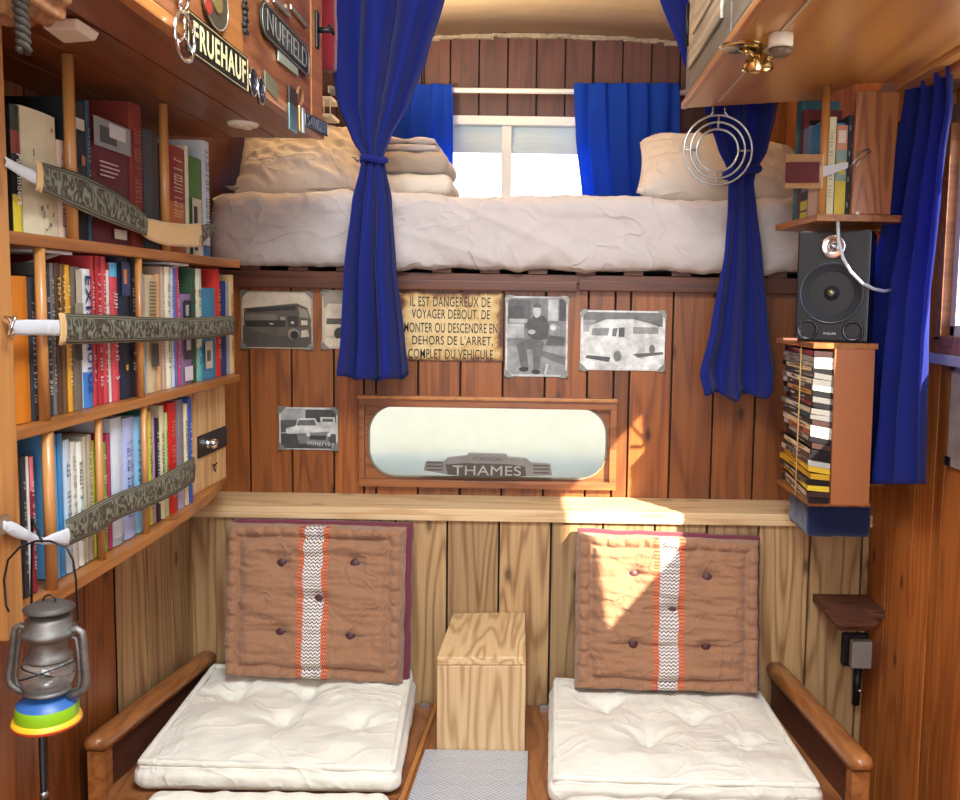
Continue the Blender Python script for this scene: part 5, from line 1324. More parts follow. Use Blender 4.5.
o = curtain('curtain', 'long deep blue curtain knotted at half height, left of the small window',
 [(-38, 318, 458, .030), (0, 327, 446, .030), (60, 330, 428, .028), (105, 337, 411, .022), (140, 352, 391, .014), (157, 363, 384, .009), (168, 360, 386, .011), (200, 352, 393, .018), (268, 344, 398, .026), (340, 341, 407, .032), (376, 337, 411, .034)],
 mL, (0, -1, 0), 'curt', 3.2, 3.3, hem=5, amp0=1.15)
c0 = PY(373.5, 160, YC1)
m = MB(); m.tube([c0+Vector((.034*math.cos(a), .022*math.sin(a), .004*math.sin(a*2))) for a in [2*PI*i/28 for i in range(28)]], .009, 10, closed=True); m.build('tieback', 'curt', o)
m = MB(); 
for k in range(5): m.tube([c0+Vector((-.034, -.02, 0)), c0+Vector((-.042-.004*k, -.022, -.012+.004*k)), c0+Vector((-.034, -.02, .012-.005*k))], .002, 6)
m.build('tie_clip', 'chrome', o)
o = curtain('curtain', 'long deep blue curtain knotted behind the ring hanger, right of the small window',
 [(-38, 634, 800, .030), (0, 657, 795, .028), (60, 680, 788, .026), (110, 703, 778, .022), (150, 717, 768, .015), (170, 727, 757, .010), (182, 728, 754, .010), (210, 727, 757, .014), (250, 724, 762, .018), (330, 709, 769, .026), (372, 698, 776, .030), (392, 703, 775, .030)],
 lambda x, y: PY(x, y, YC1+.03), (0, -1, 0), 'curt', 2.4, 8.1, hem=6, ph=1.0, amp0=1.1)
# bright panel of the right curtain facing the side window is the same cloth; knot
c0 = PY(742, 172, YC1+.02)
m = MB(); m.tube([c0+Vector((.045*math.cos(a), .024*math.sin(a), .010*math.cos(a))) for a in [2*PI*i/28 for i in range(28)]], .013, 10, closed=True); m.build('tieback', 'curt', o)
rod = MB(); rod.tube([(XL+.02, YC1+.012, 2.505), (XR-.02, YC1+.012, 2.505)], .011, 12); tag(rod.build('curtain_rod', 'brass', loc=(0, YC1, 2.505)), 'thin rod near the ceiling carrying the two long blue curtains', 'curtain rod')
# small curtains at the end window
mF = lambda x, y: PY(x, y, DF-.10)
G = 'short curtains on the white rod'
curtain('curtain', 'short bright blue curtain on the white rod, left side of end window', [(84, 352, 452, .012), (90, 352, 452, .012), (100, 350, 453, .014), (196, 346, 453, .022)], mF, (0, -1, 0), 'curtb', 5, 2.2, G, hem=0, amp0=.7)
curtain('curtain', 'short bright blue curtain on the white rod, right side of end window', [(83, 574, 679, .012), (92, 574, 680, .012), (140, 576, 680, .016), (196, 582, 680, .022)], mF, (0, -1, 0), 'curtb', 5, 5.2, G, hem=0, amp0=.6)
a = PY(330, 89, DF-.06); c_ = PY(706, 93, DF-.06)
m = MB(); m.tube([a, c_], .0115, 12); o = tag(m.build('curtain_rod', 'white', loc=(a+c_)/2), 'white rod across the top of the small end window', 'curtain rod')
for q in (a, c_):
    m = MB(); m.box(q-Vector((.01, .0, .015)), Vector((q.x+.01, DF-.001, q.z+.015)), bev=.003); m.build('rod_bracket', 'white', o)
# side window curtain
XW = .885
mW = lambda x, y: PXp(x, y, XW)
curtain('curtain', 'long blue curtain hanging over the side window at the far right', [(62, 912, 954, .012), (75, 911, 955, .014), (100, 908, 955, .014), (200, 890, 944, .015), (300, 873, 934, .017), (400, 862, 928, .019), (484, 854, 925, .021)], mW, (-1, 0, 0), 'curt', 3.2, 6.6, hem=0, ph=.4)
a = PXp(905, 68, XW+.018); c_ = PXp(1010, 68, XW+.018); zz = PXp(948, 68, XW).z
m = MB(); m.tube([(XW, 1.3, zz-.006), (XW, 2.02, zz-.006)], .011, 12); o = tag(m.build('curtain_rod', 'trimwood', loc=(XW, 1.7, zz)), 'wooden rod above the side window holding its blue curtain', 'curtain rod')
for y in (1.34, 2.0):
    m = MB(); m.box((XW, y-.008, zz-.018), (XR-.001, y+.008, zz-.002), bev=.002); m.build('rod_bracket', 'darkwood', o)

# ================================================================ right corner shelf
zA = PY(835, 215, 2.12).z
pF = PZ(780, 225, zA); pC = PZ(819, 214.5, zA); pE = PZ(889, 220, zA)
print('corner shelf', zA, pF, pC, pE)
def cshelf(z, dz_, t, name='shelf_board', mat='shelfwood', ex=.012, xr=None):
    xr = xr or pE.x+.006
    m = MB(); m.prism([(pF.x-ex, pF.y, z), (pC.x-ex*.7, pC.y-ex, z), (xr-.003, pC.y-ex, z), (xr, 2.385, z), (XR-.004, 2.385, z), (XR-.004, 2.46, z), (pF.x+.09, 2.46, z)], (0, 0, dz_)); return m.build(name, mat, t)
t = thing('corner_shelf', 'small corner bookshelf with a wide red-brown end board under the honey cabinet', 'bookshelf', (.8, 2.25, zA))
cshelf(zA-.016, .016, t)
ep0 = PY(851, 216, pC.y-.008); ep1 = PY(890, 220, pC.y-.008)
pt0 = PY(857, 84, pC.y-.008); pt1 = PY(901, 84, pC.y-.008)
m = MB(); y = pC.y-.010
m.hexa([(ep0.x, y, zA+.0005), (ep1.x, y, zA+.0005), (ep1.x, y+.018, zA+.0005), (ep0.x, y+.018, zA+.0005), (pt0.x, y, ZR-.014), (pt1.x, y, ZR-.014), (pt1.x, y+.018, ZR-.014), (pt0.x, y+.018, ZR-.014)]); o = m.build('end_board', 'endwood', t)
md = o.modifiers.new('b', 'BEVEL'); md.width = .003; md.segments = 2
q = PY(857.5, 213, y); m = MB(); m.lathe([(0, .003), (.004, .002), (.005, 0)], (0, 0, 0), 12, 0, frame(Vector((q.x, y-.0005, q.z)), (1, 0, 0), (0, 0, 1))); m.build('screw_cap', 'whitepl', o)
m = MB(); m.tube([(pC.x+.006, pC.y+.0, zA+.0005), (pC.x+.006, pC.y, ZR-.001)], .0105, 12); m.build('post', 'postwood', t)
m = MB(); m.box((pC.x+.02, pC.y+.16, zA+.001), (XR-.02, pC.y+.17, ZR-.05)); m.build('back_panel', 'dark', t)

def book2(p0, p1, H, dep, col, label, band=None, titles=None, pattern=None, ext=None, grp='books on the corner shelf', name='book'):
    """p0,p1: bottom left and right of the spine as seen; dep: depth vector"""
    p0, p1, dep = Vector(p0), Vector(p1), Vector(dep); ax = (p1-p0); th = ax.length; ax.normalize(); up = Vector((0, 0, 1)); nrm = -dep.normalized()
    t = thing(name, label, 'book', (p0+p1)/2+dep/2, grp)
    m = MB(); bt = min(.0022, th*.2)
    def B(a, c_, d0, d1, z0, z1, mi=0, mm=None): 
        (mm or m).hexa([p0+ax*a+dep*d0+up*z0, p0+ax*c_+dep*d0+up*z0, p0+ax*c_+dep*d1+up*z0, p0+ax*a+dep*d1+up*z0, p0+ax*a+dep*d0+up*z1, p0+ax*c_+dep*d0+up*z1, p0+ax*c_+dep*d1+up*z1, p0+ax*a+dep*d1+up*z1], mi)
    B(0, bt, 0, 1, 0, H); B(th-bt, th, 0, 1, 0, H); B(0, th, -.02, .01, 0, H)
    mats = [colm(col)]; e = .0008
    for (u0, u1, f0, f1, hc) in ([(0, 1)+tuple(b_) for b_ in (band or [])]+list(pattern or [])):
        mats.append(colm(hc)); e += .0002
        o_ = nrm*(dep.length*.02+e)
        m.add([p0+ax*th*u0+o_+up*H*f0, p0+ax*th*u1+o_+up*H*f0, p0+ax*th*u1+o_+up*H*f1, p0+ax*th*u0+o_+up*H*f1], [(0, 1, 2, 3)], len(mats)-1)
    rb = random.Random(label)
    if titles:
        mats.append(colm(titles)); z = H*.15; o_ = nrm*(dep.length*.02+e+.0006)
        while z < H*.85:
            l = rb.uniform(.004, .008)
            if rb.random() < .8: m.add([p0+ax*th*.3+o_+up*z, p0+ax*th*rb.uniform(.55, .75)+o_+up*z, p0+ax*th*.7+o_+up*(z+l*.5), p0+ax*th*.3+o_+up*(z+l*.5)], [(0, 1, 2, 3)], len(mats)-1)
            z += l*1.3
    m.build('cover', mats, t)
    m = MB(); i = .003; B(bt+.0003, th-bt-.0003, .012, .985, i*.5, H-i, 0, m); m.build('pages', 'pages', t)
    return t
dvec = Vector((.02, .12, 0))
yb2 = pC.y+.006
def hx(px, py, y): return PY(px, py, y)
zz = zA+.0008
def cb(px0, px1, ptop, y, col, label, **k):
    p0 = PY(px0, 215, y); p1 = PY(px1, 215, y); H = PY((px0+px1)/2, ptop, y).z-zz
    return book2((p0.x+.0004, y, zz), (p1.x-.0004, y, zz), H, (0, .115, 0), col, label, **k)
cb(824, 832.5, 117, yb2+.012, '#D8CFA8', 'cream book on the corner shelf, first right of the round post', titles='#A8A080')
cb(833, 844, 125, yb2+.012, '#C88A6A', 'yellow and blue illustrated book on the corner shelf between cream and speckled spines', band=[(0, .38, '#C9B23A'), (.38, .72, '#7C9C90')], pattern=[(.15, .85, .80, .94, '#D8CCC0'), (.3, .9, .45, .6, '#C8B848')])
cb(844.5, 850.5, 115, yb2+.012, '#2C3440', 'dark speckled book on the corner shelf against the wide end board', pattern=[(.1+.3*(i % 3), .35+.3*(i % 3), .08+.085*i, .13+.085*i, ('#8E9AA0', '#7A4A50', '#A8B0A0')[i % 3]) for i in range(10)])
# left-facing group, along the chamfer
ch = (pC-pF); chn = ch.normalized(); dd = Vector((chn.y*-1, chn.x, 0)); dd = dd if dd.x > 0 else -dd
def cbl(k0, k1, H, col, label, off=.0, **k):
    a = pF+ch*k0; c_ = pF+ch*k1; a = Vector((a.x+.012+off, a.y+.0, zz)); c_ = Vector((c_.x+.012+off, c_.y, zz))
    return book2(a, c_, H, dd*.10, col, label, **k)
Hs = lambda pt, k: PY(780+39*k, pt, (pF+ch*k).y).z-zz
cbl(.24, .37, Hs(102, .3), '#2E6470', 'tall teal book at the far end of the corner shelf', titles='#6E9CA4')
cbl(.38, .44, Hs(110, .42), '#6E2A2C', 'slim dark red book on the corner shelf next to the tall teal one')
cbl(.45, .62, Hs(128, .5), '#7E8CA8', 'grey-blue paperback on the corner shelf with black and yellow foot', band=[(0, .30, '#2A2A22'), (0, .08, '#C8BE3A'), (.1, .2, '#B8B040')])
cbl(.64, .86, Hs(125, .75), '#3E84B8', 'sky blue paperback on the corner shelf just left of the round post', band=[(0, .34, '#C0A090')])
# pink strap
t = thing('book_strap', 'tan strap with magenta felt patch and a safety pin across the corner shelf', 'strap', PY(800, 175, 2.1))
ya = pF.y-.0; off = Vector((-.014, -.016, 0))
def cs(k, py): q = pF+ch*k; px = 780+39*k; r_ = PY(px, py, q.y); return Vector((q.x-.004, q.y-.012, r_.z))
def csq(k0, k1, y0_, y1_, t_, mat, e=0.0, nm='band'):
    a0, a1, b0, b1 = cs(k0, y0_), cs(k1, y0_), cs(k0, y1_), cs(k1, y1_); n_ = -dd
    m = MB(); m.hexa([a0+n_*e, a1+n_*e, a1+n_*(e-t_), a0+n_*(e-t_), b0+n_*e, b1+n_*e, b1+n_*(e-t_), b0+n_*(e-t_)]); return m.build(nm, mat, t)
csq(.10, 1.02, 155, 189, .004, 'cream_strap', 0, 'tan_band'); csq(.14, .97, 163, 183.5, .003, 'pinkknit', .0035, 'felt_patch')
p0 = PY(820, 172, pC.y-.013); p1 = PY(848, 165, ep0.y-.008)
m = MB(); m.add([p0+Vector((0, 0, .013)), p1+Vector((0, 0, .007)), p1-Vector((0, 0, .007)), p0-Vector((0, 0, .015))], [(0, 1, 2, 3)]); o = m.build('elastic', 'offwhite_strap', t); solid(o, .002)
y = ep0.y-.007
m = MB(); A = PY(850, 167, y); B_ = PY(870, 151, y); mid = PY(862, 152, y)
m.tube([A, PY(856, 159, y), PY(862, 151.5, y), PY(868, 149, y), PY(871, 151, y), PY(868, 154.5, y), PY(861, 160, y), PY(853, 171, y)], .0018, 8); m.build('safety_pin', 'steel', t)

# speaker
zS = PY(835, 343, 2.12).z
fL = PY(794, 339, 2.205); fR = PY(867, 340, 2.125); Hh = PY(830, 230, 2.15).z-zS
f = Vector((fR.x-fL.x, fR.y-fL.y, 0)); Ws = f.length; f.normalize(); dpt = Vector((-f.y, f.x, 0)); up = Vector((0, 0, 1))
org = Vector((fL.x, fL.y, zS+.0008))
S4 = frame(org, f, up)     # local x right, y up, z toward the viewer
t = thing('loudspeaker', 'black two-way loudspeaker with chrome tweeter standing on the corner shelf', 'loudspeaker', org+f*Ws/2+dpt*.09)
m = MB(); m.box((0, 0, -.13), (Ws, Hh, -.001), bev=.006, mtx=S4); m.build('cabinet', 'blackp', t)
m = MB(); m.box((.003, .003, -.001), (Ws-.003, Hh-.003, .006), bev=.004, mtx=S4); ba = m.build('baffle', colm('#06070B', .45, 'satin'), t)
def disc(name, prof, cx_, cy_, mat, par, e=.006):
    m = MB(); m.lathe([(r_, z_+e) for r_, z_ in prof], (0, 0, 0), 40, 0, S4 @ Matrix.Translation((cx_*Ws, cy_*Hh, 0))); return m.build(name, mat, par)
wc_ = (.50, .44)
r1 = .074*Ws/.19
wo = disc('woofer', [(.082*Ws/.19, 0), (.082*Ws/.19, .004), (.074*Ws/.19, .005), (.070*Ws/.19, .001), (.064*Ws/.19, .0045), (.058*Ws/.19, .0), (.02, -.003), (.019, .001), (.0, .006)], *wc_, 'cone', t)
disc('woofer_ring', [(.083*Ws/.19, .0), (.0835*Ws/.19, .0045), (.081*Ws/.19, .0058), (.079*Ws/.19, .0048)], *wc_, colm('#3C4250', .25, 'satin'), wo)
disc('dust_cap_emblem', [(.008, .0065), (.006, .0085), (0, .009)], *wc_, colm('#8A8668', .3, 'metal', .8), wo)
tw = disc('tweeter', [(.030, 0), (.031, .003), (.026, .005), (.022, .0022), (.018, .004), (.015, .001), (.0, .001)], .50, .855, 'chrome', t)
disc('tweeter_dome', [(.011, .001), (.009, .006), (.004, .009), (0, .0095)], .50, .855, 'steel', tw)
for cx_ in (.19, .81):
    disc('bass_port', [(.026, 0), (.027, .003), (.023, .004), (.019, .0015), (.016, -.001), (0, -.0012)], cx_, .105, colm('#22252E', .25, 'satin'), t)
v_, f_ = textmesh('PHILIPS', .0055, S4 @ Matrix.Translation((.5*Ws, .075*Hh, .0065)), width=.030); m = MB(); m.add(v_, f_); m.build('lettering', colm('#C8CCD4', .4), ba)
# cable curving from the shelf down behind the curtain
pts = [PY(838, 222, 2.075), PY(838.5, 240, 2.06), PY(843, 258, 2.05), PY(851, 272, 2.05), PY(862, 283, 2.05), PY(874, 289, 2.06), PY(884, 291, 2.08), PY(892, 290, 2.10)]
m = MB(); m.tube(pts, .0042, 8); tag(m.build('cable', 'cable', loc=pts[0]), 'pale grey cable looping in front of the loudspeaker', 'cable')
# tape rack below the speaker
zB = PY(835, 508, 2.12).z
t = thing('tape_rack', 'tall corner rack with a tan side board holding stacked tape cases', 'rack', (.8, 2.25, zB))
cshelf(zS-.014, .014, t, ex=-.002, xr=PY(879, 345, 2.12).x)
cshelf(zB, .010, t, ex=-.020, xr=PY(874, 505, 2.12).x)
xa_, xb_ = PY(833, 430, pC.y).x, PY(871, 430, pC.y).x
m = MB(); y = pC.y-.004; a0 = PY(831, 500, y); a1 = PY(869, 500, y); b0 = PY(835, 352, y); b1 = PY(875, 352, y)
m.hexa([(a0.x, y, zB+.0105), (a1.x, y, zB+.0105), (a1.x, y+.16, zB+.0105), (a0.x, y+.16, zB+.0105), (b0.x, y, zS-.0145), (b1.x, y, zS-.0145), (b1.x, y+.16, zS-.0145), (b0.x, y+.16, zS-.0145)]); m.build('side_board', 'tan', t)
m = MB(); 
ce = pF.lerp(pC, .62); m.tube([(ce.x+.008, ce.y-.006, zB+.0105), (ce.x+.008, ce.y-.006, zS-.0145)], .0018, 6); m.build('retaining_cord', 'cream_strap', t)
# cases
CASES = [('#8E3A34', 'dark red'), ('#9A948C', 'grey'), ('#B0A698', 'pale grey'), ('#C9B08A', 'beige'), ('#7C7872', 'dusty grey'), ('#D8CBB2', 'cream'), ('#4A3A34', 'dark brown'), ('#C08A4A', 'amber'), ('#34302E', 'black'), ('#8E4038', 'brick red'), ('#C8BCAA', 'light taupe'),
         ('#1E4A50', 'dark teal'), ('#3A3632', 'charcoal'), ('#E0C89A', 'pale sand'), ('#B0604A', 'terracotta'), ('#A89C90', 'stone grey'), ('#26262A', 'jet black'), ('#D8C8A0', 'ivory'), ('#6A4238', 'reddish brown'), ('#383432', 'smoky'), ('#D8B030', 'golden yellow'), ('#C89A2A', 'ochre'), ('#4C4440', 'dark grey'), ('#E0C23A', 'bright yellow'), ('#B8AC98', 'pale stone'), ('#7A6A4A', 'olive brown')]
n = len(CASES); z = zB+.0112; ztopc = zS-.022; hh = (ztopc-z)/n
rb = random.Random(5)
xr_ = a0.x-.003
for i in range(n-1, -1, -1):
    hc, cn = CASES[i]
    h = hh*.93
    k = (n-1-i)/n
    xl_ = pF.x+.036+rb.uniform(-.008, .008); yc_ = pC.y+.0
    if n-1-i == 0: lb = f'{cn} tape case, lowest in the corner rack, under the {CASES[i-1][1]} one'
    elif i == 0: lb = f'{cn} tape case, topmost in the corner rack, above the {CASES[i+1][1]} one'
    else: lb = f'{cn} tape case in the corner rack, between {CASES[i-1][1]} above and {CASES[i+1][1]} below'
    t = thing('tape_case', lb, 'tape case', ((xl_+xr_)/2, pC.y+.08, z), 'tape cases in the corner rack')
    sl = 0 if i < 3 else rb.uniform(.006, .012)*(1 if i < 22 else .5)
    m = MB(); x1_ = xr_-.001; xm = pC.x+.004+rb.uniform(-.005, .004)
    j = rb.uniform(-.004, .004)
    # pentagonal outline: slanting label edge to the left, short edge to the front
    pts = [(xl_, pF.y-.02+j, z), (xm, yc_+.002+j*.5, z), (x1_, yc_+.002, z), (x1_, pF.y+.02, z), (xl_, pF.y+.02, z)]
    if n-1-i == 0: sl = 0
    slw = min(1, (n-1-i)/6)*.055
    if i < 3: slw = .02
    pts = [(x_, y_, z+slw*(x1_-x_)*1.6*((x1_-x_)/(x1_-xl_)+.2)) for x_, y_, _z in pts]
    m.prism(pts, (0, 0, h))
    m.build('case', colm(('#2A2A2C', '#6C6A68', '#B8B4AC', '#3E2A28', '#17171A')[rb.randrange(5)] if i not in (20, 21, 23) else hc, .35, 'case'), t)
    m = MB(); nn = Vector((pts[1][1]-pts[0][1], -(pts[1][0]-pts[0][0]), 0)).normalized()
    A_, B2 = Vector(pts[0]), Vector(pts[1]); o1 = nn*.0012
    if o1.x > 0: o1 = -o1
    q0, q1 = A_.lerp(B2, .02)+o1, A_.lerp(B2, .97)+o1
    m.add([q0+up*h*.08, q1+up*h*.08, q1+up*h*.92, q0+up*h*.92], [(0, 1, 2, 3)], 0)
    mats = [colm(hc, .5, 'label'), colm('#3A3430' if sum(hexc(hc)) > .6 else '#D8D0C0', .5, 'print')]
    for k2 in range(3):
        u0 = rb.uniform(.05, .6); u1 = u0+rb.uniform(.1, .3); v0 = rb.uniform(.25, .6)
        m.add([q0.lerp(q1, u0)+o1*.3+up*h*v0, q0.lerp(q1, u1)+o1*.3+up*h*v0, q0.lerp(q1, u1)+o1*.3+up*h*(v0+.18), q0.lerp(q1, u0)+o1*.3+up*h*(v0+.18)], [(0, 1, 2, 3)], 1)
    m.build('spine_label', mats, t)
    z += hh
# navy folded cloth under the rack
m = MB(); vs, fs = softbox((0, 0, 0), (.17, .18, max(.02, zB-.883-.002)), .012, (20, 20, 6), lambda p_, w_, n_: n_*.003*noise.noise(w_*30))
cN = Vector((.800, 2.30, .8815+(zB-.8815)/2)); m.add([v+cN for v in vs], fs, 0, True); tag(m.build('folded_cloth', 'navy', loc=cN), 'folded navy cloth between the ledge and the tape rack', 'cloth')
# small pen knife on the speaker shelf edge
q = PY(790, 341, 2.2); m = MB(); m.box((q.x-.022, q.y-.012, zS+.0008), (q.x+.016, q.y-.002, zS+.008), bev=.003); tag(m.build('pocket_knife', 'darkwood', loc=q), 'small dark object lying left of the loudspeaker on its shelf', 'small object')

# ================================================================ prints and sign on the back wall
YP = D1-.0035
GR = lambda v: colm('#%02X%02X%02X' % (v, v, int(v*.98)), .45, 'print', 0, .5)
def photo(label, tl, br_, shapes, base=200, tint=None, corner=True, rot=0, title=None):
    a = PY(tl[0], tl[1], YP); c_ = PY(br_[0], br_[1], YP); W_ = c_.x-a.x; H_ = a.z-c_.z
    t = thing('photo_print', label, 'photograph', (a.x+W_/2, YP, c_.z), 'old photographs pinned on the back wall')
    m = MB(); m.box((a.x, YP-.0015, c_.z), (c_.x, YP+.0015, a.z)); mats = ['#']
    def shade(v): 
        if tint: return colm('#%02X%02X%02X' % tuple(int(min(255, v*k)) for k in tint), .45, 'print', 0, .25)
        return GR(v)
    mats = [shade(base)]; e = .0002
    for sh_ in shapes:
        v, pts = sh_; e += .00012; mm = shade(v)
        if mm not in mats: mats.append(mm)
        cl_ = [(min(1, max(0, x)), min(1, max(0, y))) for x, y in pts]
        m.add([(a.x+W_*x, YP-.0015-e, a.z-H_*y) for x, y in cl_], [list(range(len(cl_)))], mats.index(mm))
    m.build('print', mats, t)
    if corner:
        for (sx_, sy_) in ((0, 0), (1, 0), (1, 1), (0, 1)):
            x = a.x if sx_ == 0 else c_.x; z = a.z if sy_ == 0 else c_.z; dx = .026*(1 if sx_ == 0 else -1); dz = .026*(-1 if sy_ == 0 else 1)
            m = MB(); y_ = YP-.0015-e-.0012
            m.prism([(x-dx*.12, y_, z-dz*.12), (x+dx, y_, z-dz*.1), (x+dx*.62, y_, z+dz*.30), (x+dx*.30, y_, z+dz*.62), (x-dx*.1, y_, z+dz)], (0, .001, 0))
            m.lathe([(0, .0025), (.003, .002), (.004, 0)], (0, 0, 0), 8, 0, frame(Vector((x, y_-.0005, z)), (1, 0, 0), (0, 0, 1)))
            m.build('photo_corner', 'photo_corner', t)
    if title:
        wd, x_, y_, w_, h_ = title; mt = frame(Vector((a.x+W_*x_, YP-.0015-e-.001, a.z-H_*y_)), (1, 0, -.05), (.2, 0, 1)); v_, f_ = textmesh(wd, H_*h_, mt, width=W_*w_); m = MB(); m.add(v_, f_); m.build('caption', GR(215), t)
    return t
def ell(cx_, cy_, rx, ry, n=16): return [(cx_+rx*math.cos(2*PI*i/n), cy_+ry*math.sin(2*PI*i/n)) for i in range(n)]
def rc(x0, y0, x1, y1): return [(x0, y0), (x1, y0), (x1, y1), (x0, y1)]
sep = (1.0, .92, .80)
photo('faded sepia photograph of a double-deck bus near the left end of the back wall', (241, 291), (313, 349),
 [(205, rc(.03, .03, .97, .45)), (78, rc(.02, .60, .98, .98)), (92, [(.04, .30), (.78, .20), (.93, .28), (.98, .5), (.95, .80), (.45, .78), (.04, .62)]), (120, [(.06, .40), (.5, .40), (.5, .50), (.06, .50)]), (55, [(.08, .31), (.76, .24), (.76, .32), (.08, .37)]), (50, [(.06, .52), (.62, .50), (.62, .62), (.06, .62)]),
  (150, [(.80, .26), (.93, .32), (.95, .46), (.82, .44)]), (210, [(.84, .50), (.93, .50), (.93, .58), (.84, .58)]), (190, [(.84, .68), (.93, .66), (.95, .78), (.84, .80)]), (60, rc(.66, .42, .80, .62)), (140, ell(.735, .74, .085, .10)), (40, ell(.745, .76, .06, .075)), (225, rc(.40, .555, .45, .575)), (215, rc(.70, .52, .74, .56)), (160, rc(.55, .44, .62, .5))], base=175, tint=sep)
photo('narrow sepia photograph of a pale van, partly behind the left curtain', (322, 290), (352, 349),
 [(150, rc(.05, .03, .95, .3)), (205, [(.12, .32), (.2, .23), (1, .23), (1, .78), (.1, .76)]), (85, [(.16, .48), (1, .48), (1, .58), (.14, .58)]), (60, ell(.62, .74, .22, .11)), (215, rc(.1, .82, .98, .97))], base=190, tint=sep)
photo('black and white photograph of two parked old cars beside the wide glass panel', (279, 407), (338, 450),
 [(165, rc(.03, .03, .97, .35)), (70, rc(.45, .05, .97, .35)), (95, rc(.03, .3, .3, .6)), (75, rc(.03, .62, .97, .97)), (215, [(.12, .50), (.28, .44), (.33, .26), (.62, .25), (.68, .42), (.85, .50), (.85, .66), (.12, .62)]), (110, [(.34, .30), (.60, .29), (.64, .42), (.30, .43)]), (130, [(.30, .62), (.85, .56), (.84, .84), (.34, .86)]), (60, rc(.52, .66, .80, .76)), (225, ell(.50, .64, .035, .05)), (220, ell(.85, .64, .03, .045)), (205, [(.70, .22), (.95, .22), (.97, .44), (.72, .42)]), (90, rc(.74, .26, .92, .33))], base=200, title=('minervky', .72, .86, .46, .16))
photo('black and white photograph of a seated person on a bench, right of the enamel sign', (506, 296), (567, 377),
 [(130, rc(.03, .02, .97, .62)), (90, rc(.04, .04, .4, .4)), (200, rc(.68, .03, .84, .30)), (70, rc(.86, .03, .96, .3)), (70, rc(.05, .12, .3, .28)), (170, rc(.05, .28, .35, .33)), (150, rc(.03, .62, .97, .97)), (110, [(.55, .66), (.97, .75), (.97, .86), (.5, .72)]), (185, rc(.03, .34, .3, .52)),
  (75, [(.34, .32), (.45, .24), (.62, .24), (.70, .36), (.68, .52), (.48, .56), (.36, .48)]), (205, ell(.50, .18, .065, .085)), (90, [(.44, .11), (.50, .075), (.57, .11), (.56, .14), (.45, .14)]), (195, ell(.42, .44, .06, .03)), (100, [(.18, .60), (.40, .52), (.62, .56), (.60, .66), (.34, .66), (.38, .90), (.26, .90)]), (110, [(.44, .64), (.58, .62), (.56, .90), (.46, .92)]), (45, ell(.30, .91, .08, .03)), (45, ell(.50, .94, .07, .03)), (150, [(.72, .3), (.86, .36), (.9, .56), (.74, .5)]), (215, ell(.76, .38, .05, .04)), (90, [(.7, .48), (.94, .5), (.94, .6), (.64, .6)]), (210, [(.66, .84), (.70, .84), (.66, .97), (.63, .97)])], base=205)
photo('bright photograph of a rounded white camper van, right end of the wall row', (581, 310), (664, 371),
 [(120, rc(.03, .03, .97, .26)), (170, rc(.03, .16, .18, .36)), (235, rc(.03, .60, .97, .97)), (225, [(.10, .26), (.30, .15), (.62, .14), (.90, .24), (.97, .40), (.97, .66), (.50, .80), (.10, .72)]), (150, [(.14, .30), (.34, .29), (.32, .42), (.13, .42)]), (110, [(.38, .30), (.44, .29), (.42, .43), (.37, .43)]), (95, rc(.45, .28, .52, .44)), (215, rc(.53, .27, .60, .62)), (150, rc(.62, .27, .92, .38)), (200, ell(.44, .75, .065, .12)), (120, ell(.44, .76, .045, .09)), (195, ell(.72, .70, .05, .10)), (120, ell(.85, .64, .035, .08)), (90, [(.08, .75), (.36, .78), (.34, .86), (.06, .80)]), (100, [(.62, .72), (.98, .68), (.98, .72), (.68, .78)])], base=228)
# enamel sign
a = PY(396, 291, YP); c_ = PY(503, 361.5, YP)
t = thing('enamel_sign', 'rusty cream enamel sign with five lines of French black capitals', 'sign', ((a.x+c_.x)/2, YP, c_.z))
m = MB(); m.add([(a.x, YP-.004, c_.z), (c_.x, YP-.004, c_.z), (c_.x, YP-.004, a.z), (a.x, YP-.004, a.z)], [(0, 1, 2, 3)], 0, False, [(0, 0), (1, 0), (1, 1), (0, 1)]); o = m.build('plate', 'enamel', t); solid(o, .003, -1)
for s_, x0, x1, y0, y1 in (('IL EST DANGEREUX DE', 410.5, 490.6, 296.3, 306), ('VOYAGER DEBOUT, DE', 412, 490, 309.5, 319), ('MONTER OU DESCENDRE EN', 404.5, 497.5, 322.3, 332), ("DEHORS DE L'ARRET,", 412.5, 493, 335.7, 345), ('COMPLET DU VEHICULE', 408.5, 493, 348.5, 358)):
    p0 = PY(x0, (y0+y1)/2, YP); p1 = PY(x1, (y0+y1)/2+(x1-x0)*.012, YP); h = (y1-y0)*2.65/850
    mt = frame(Vector(((p0.x+p1.x)/2, YP-.0046, p0.z)), (1, 0, 0), (0, 0, 1)); v_, f_ = textmesh(s_, h*(1.12 if ',' in s_ else 1), mt, width=p1.x-p0.x, bold=.004); m = MB(); m.add(v_, f_); m.build('lettering', colm('#1C1612', .5), o)
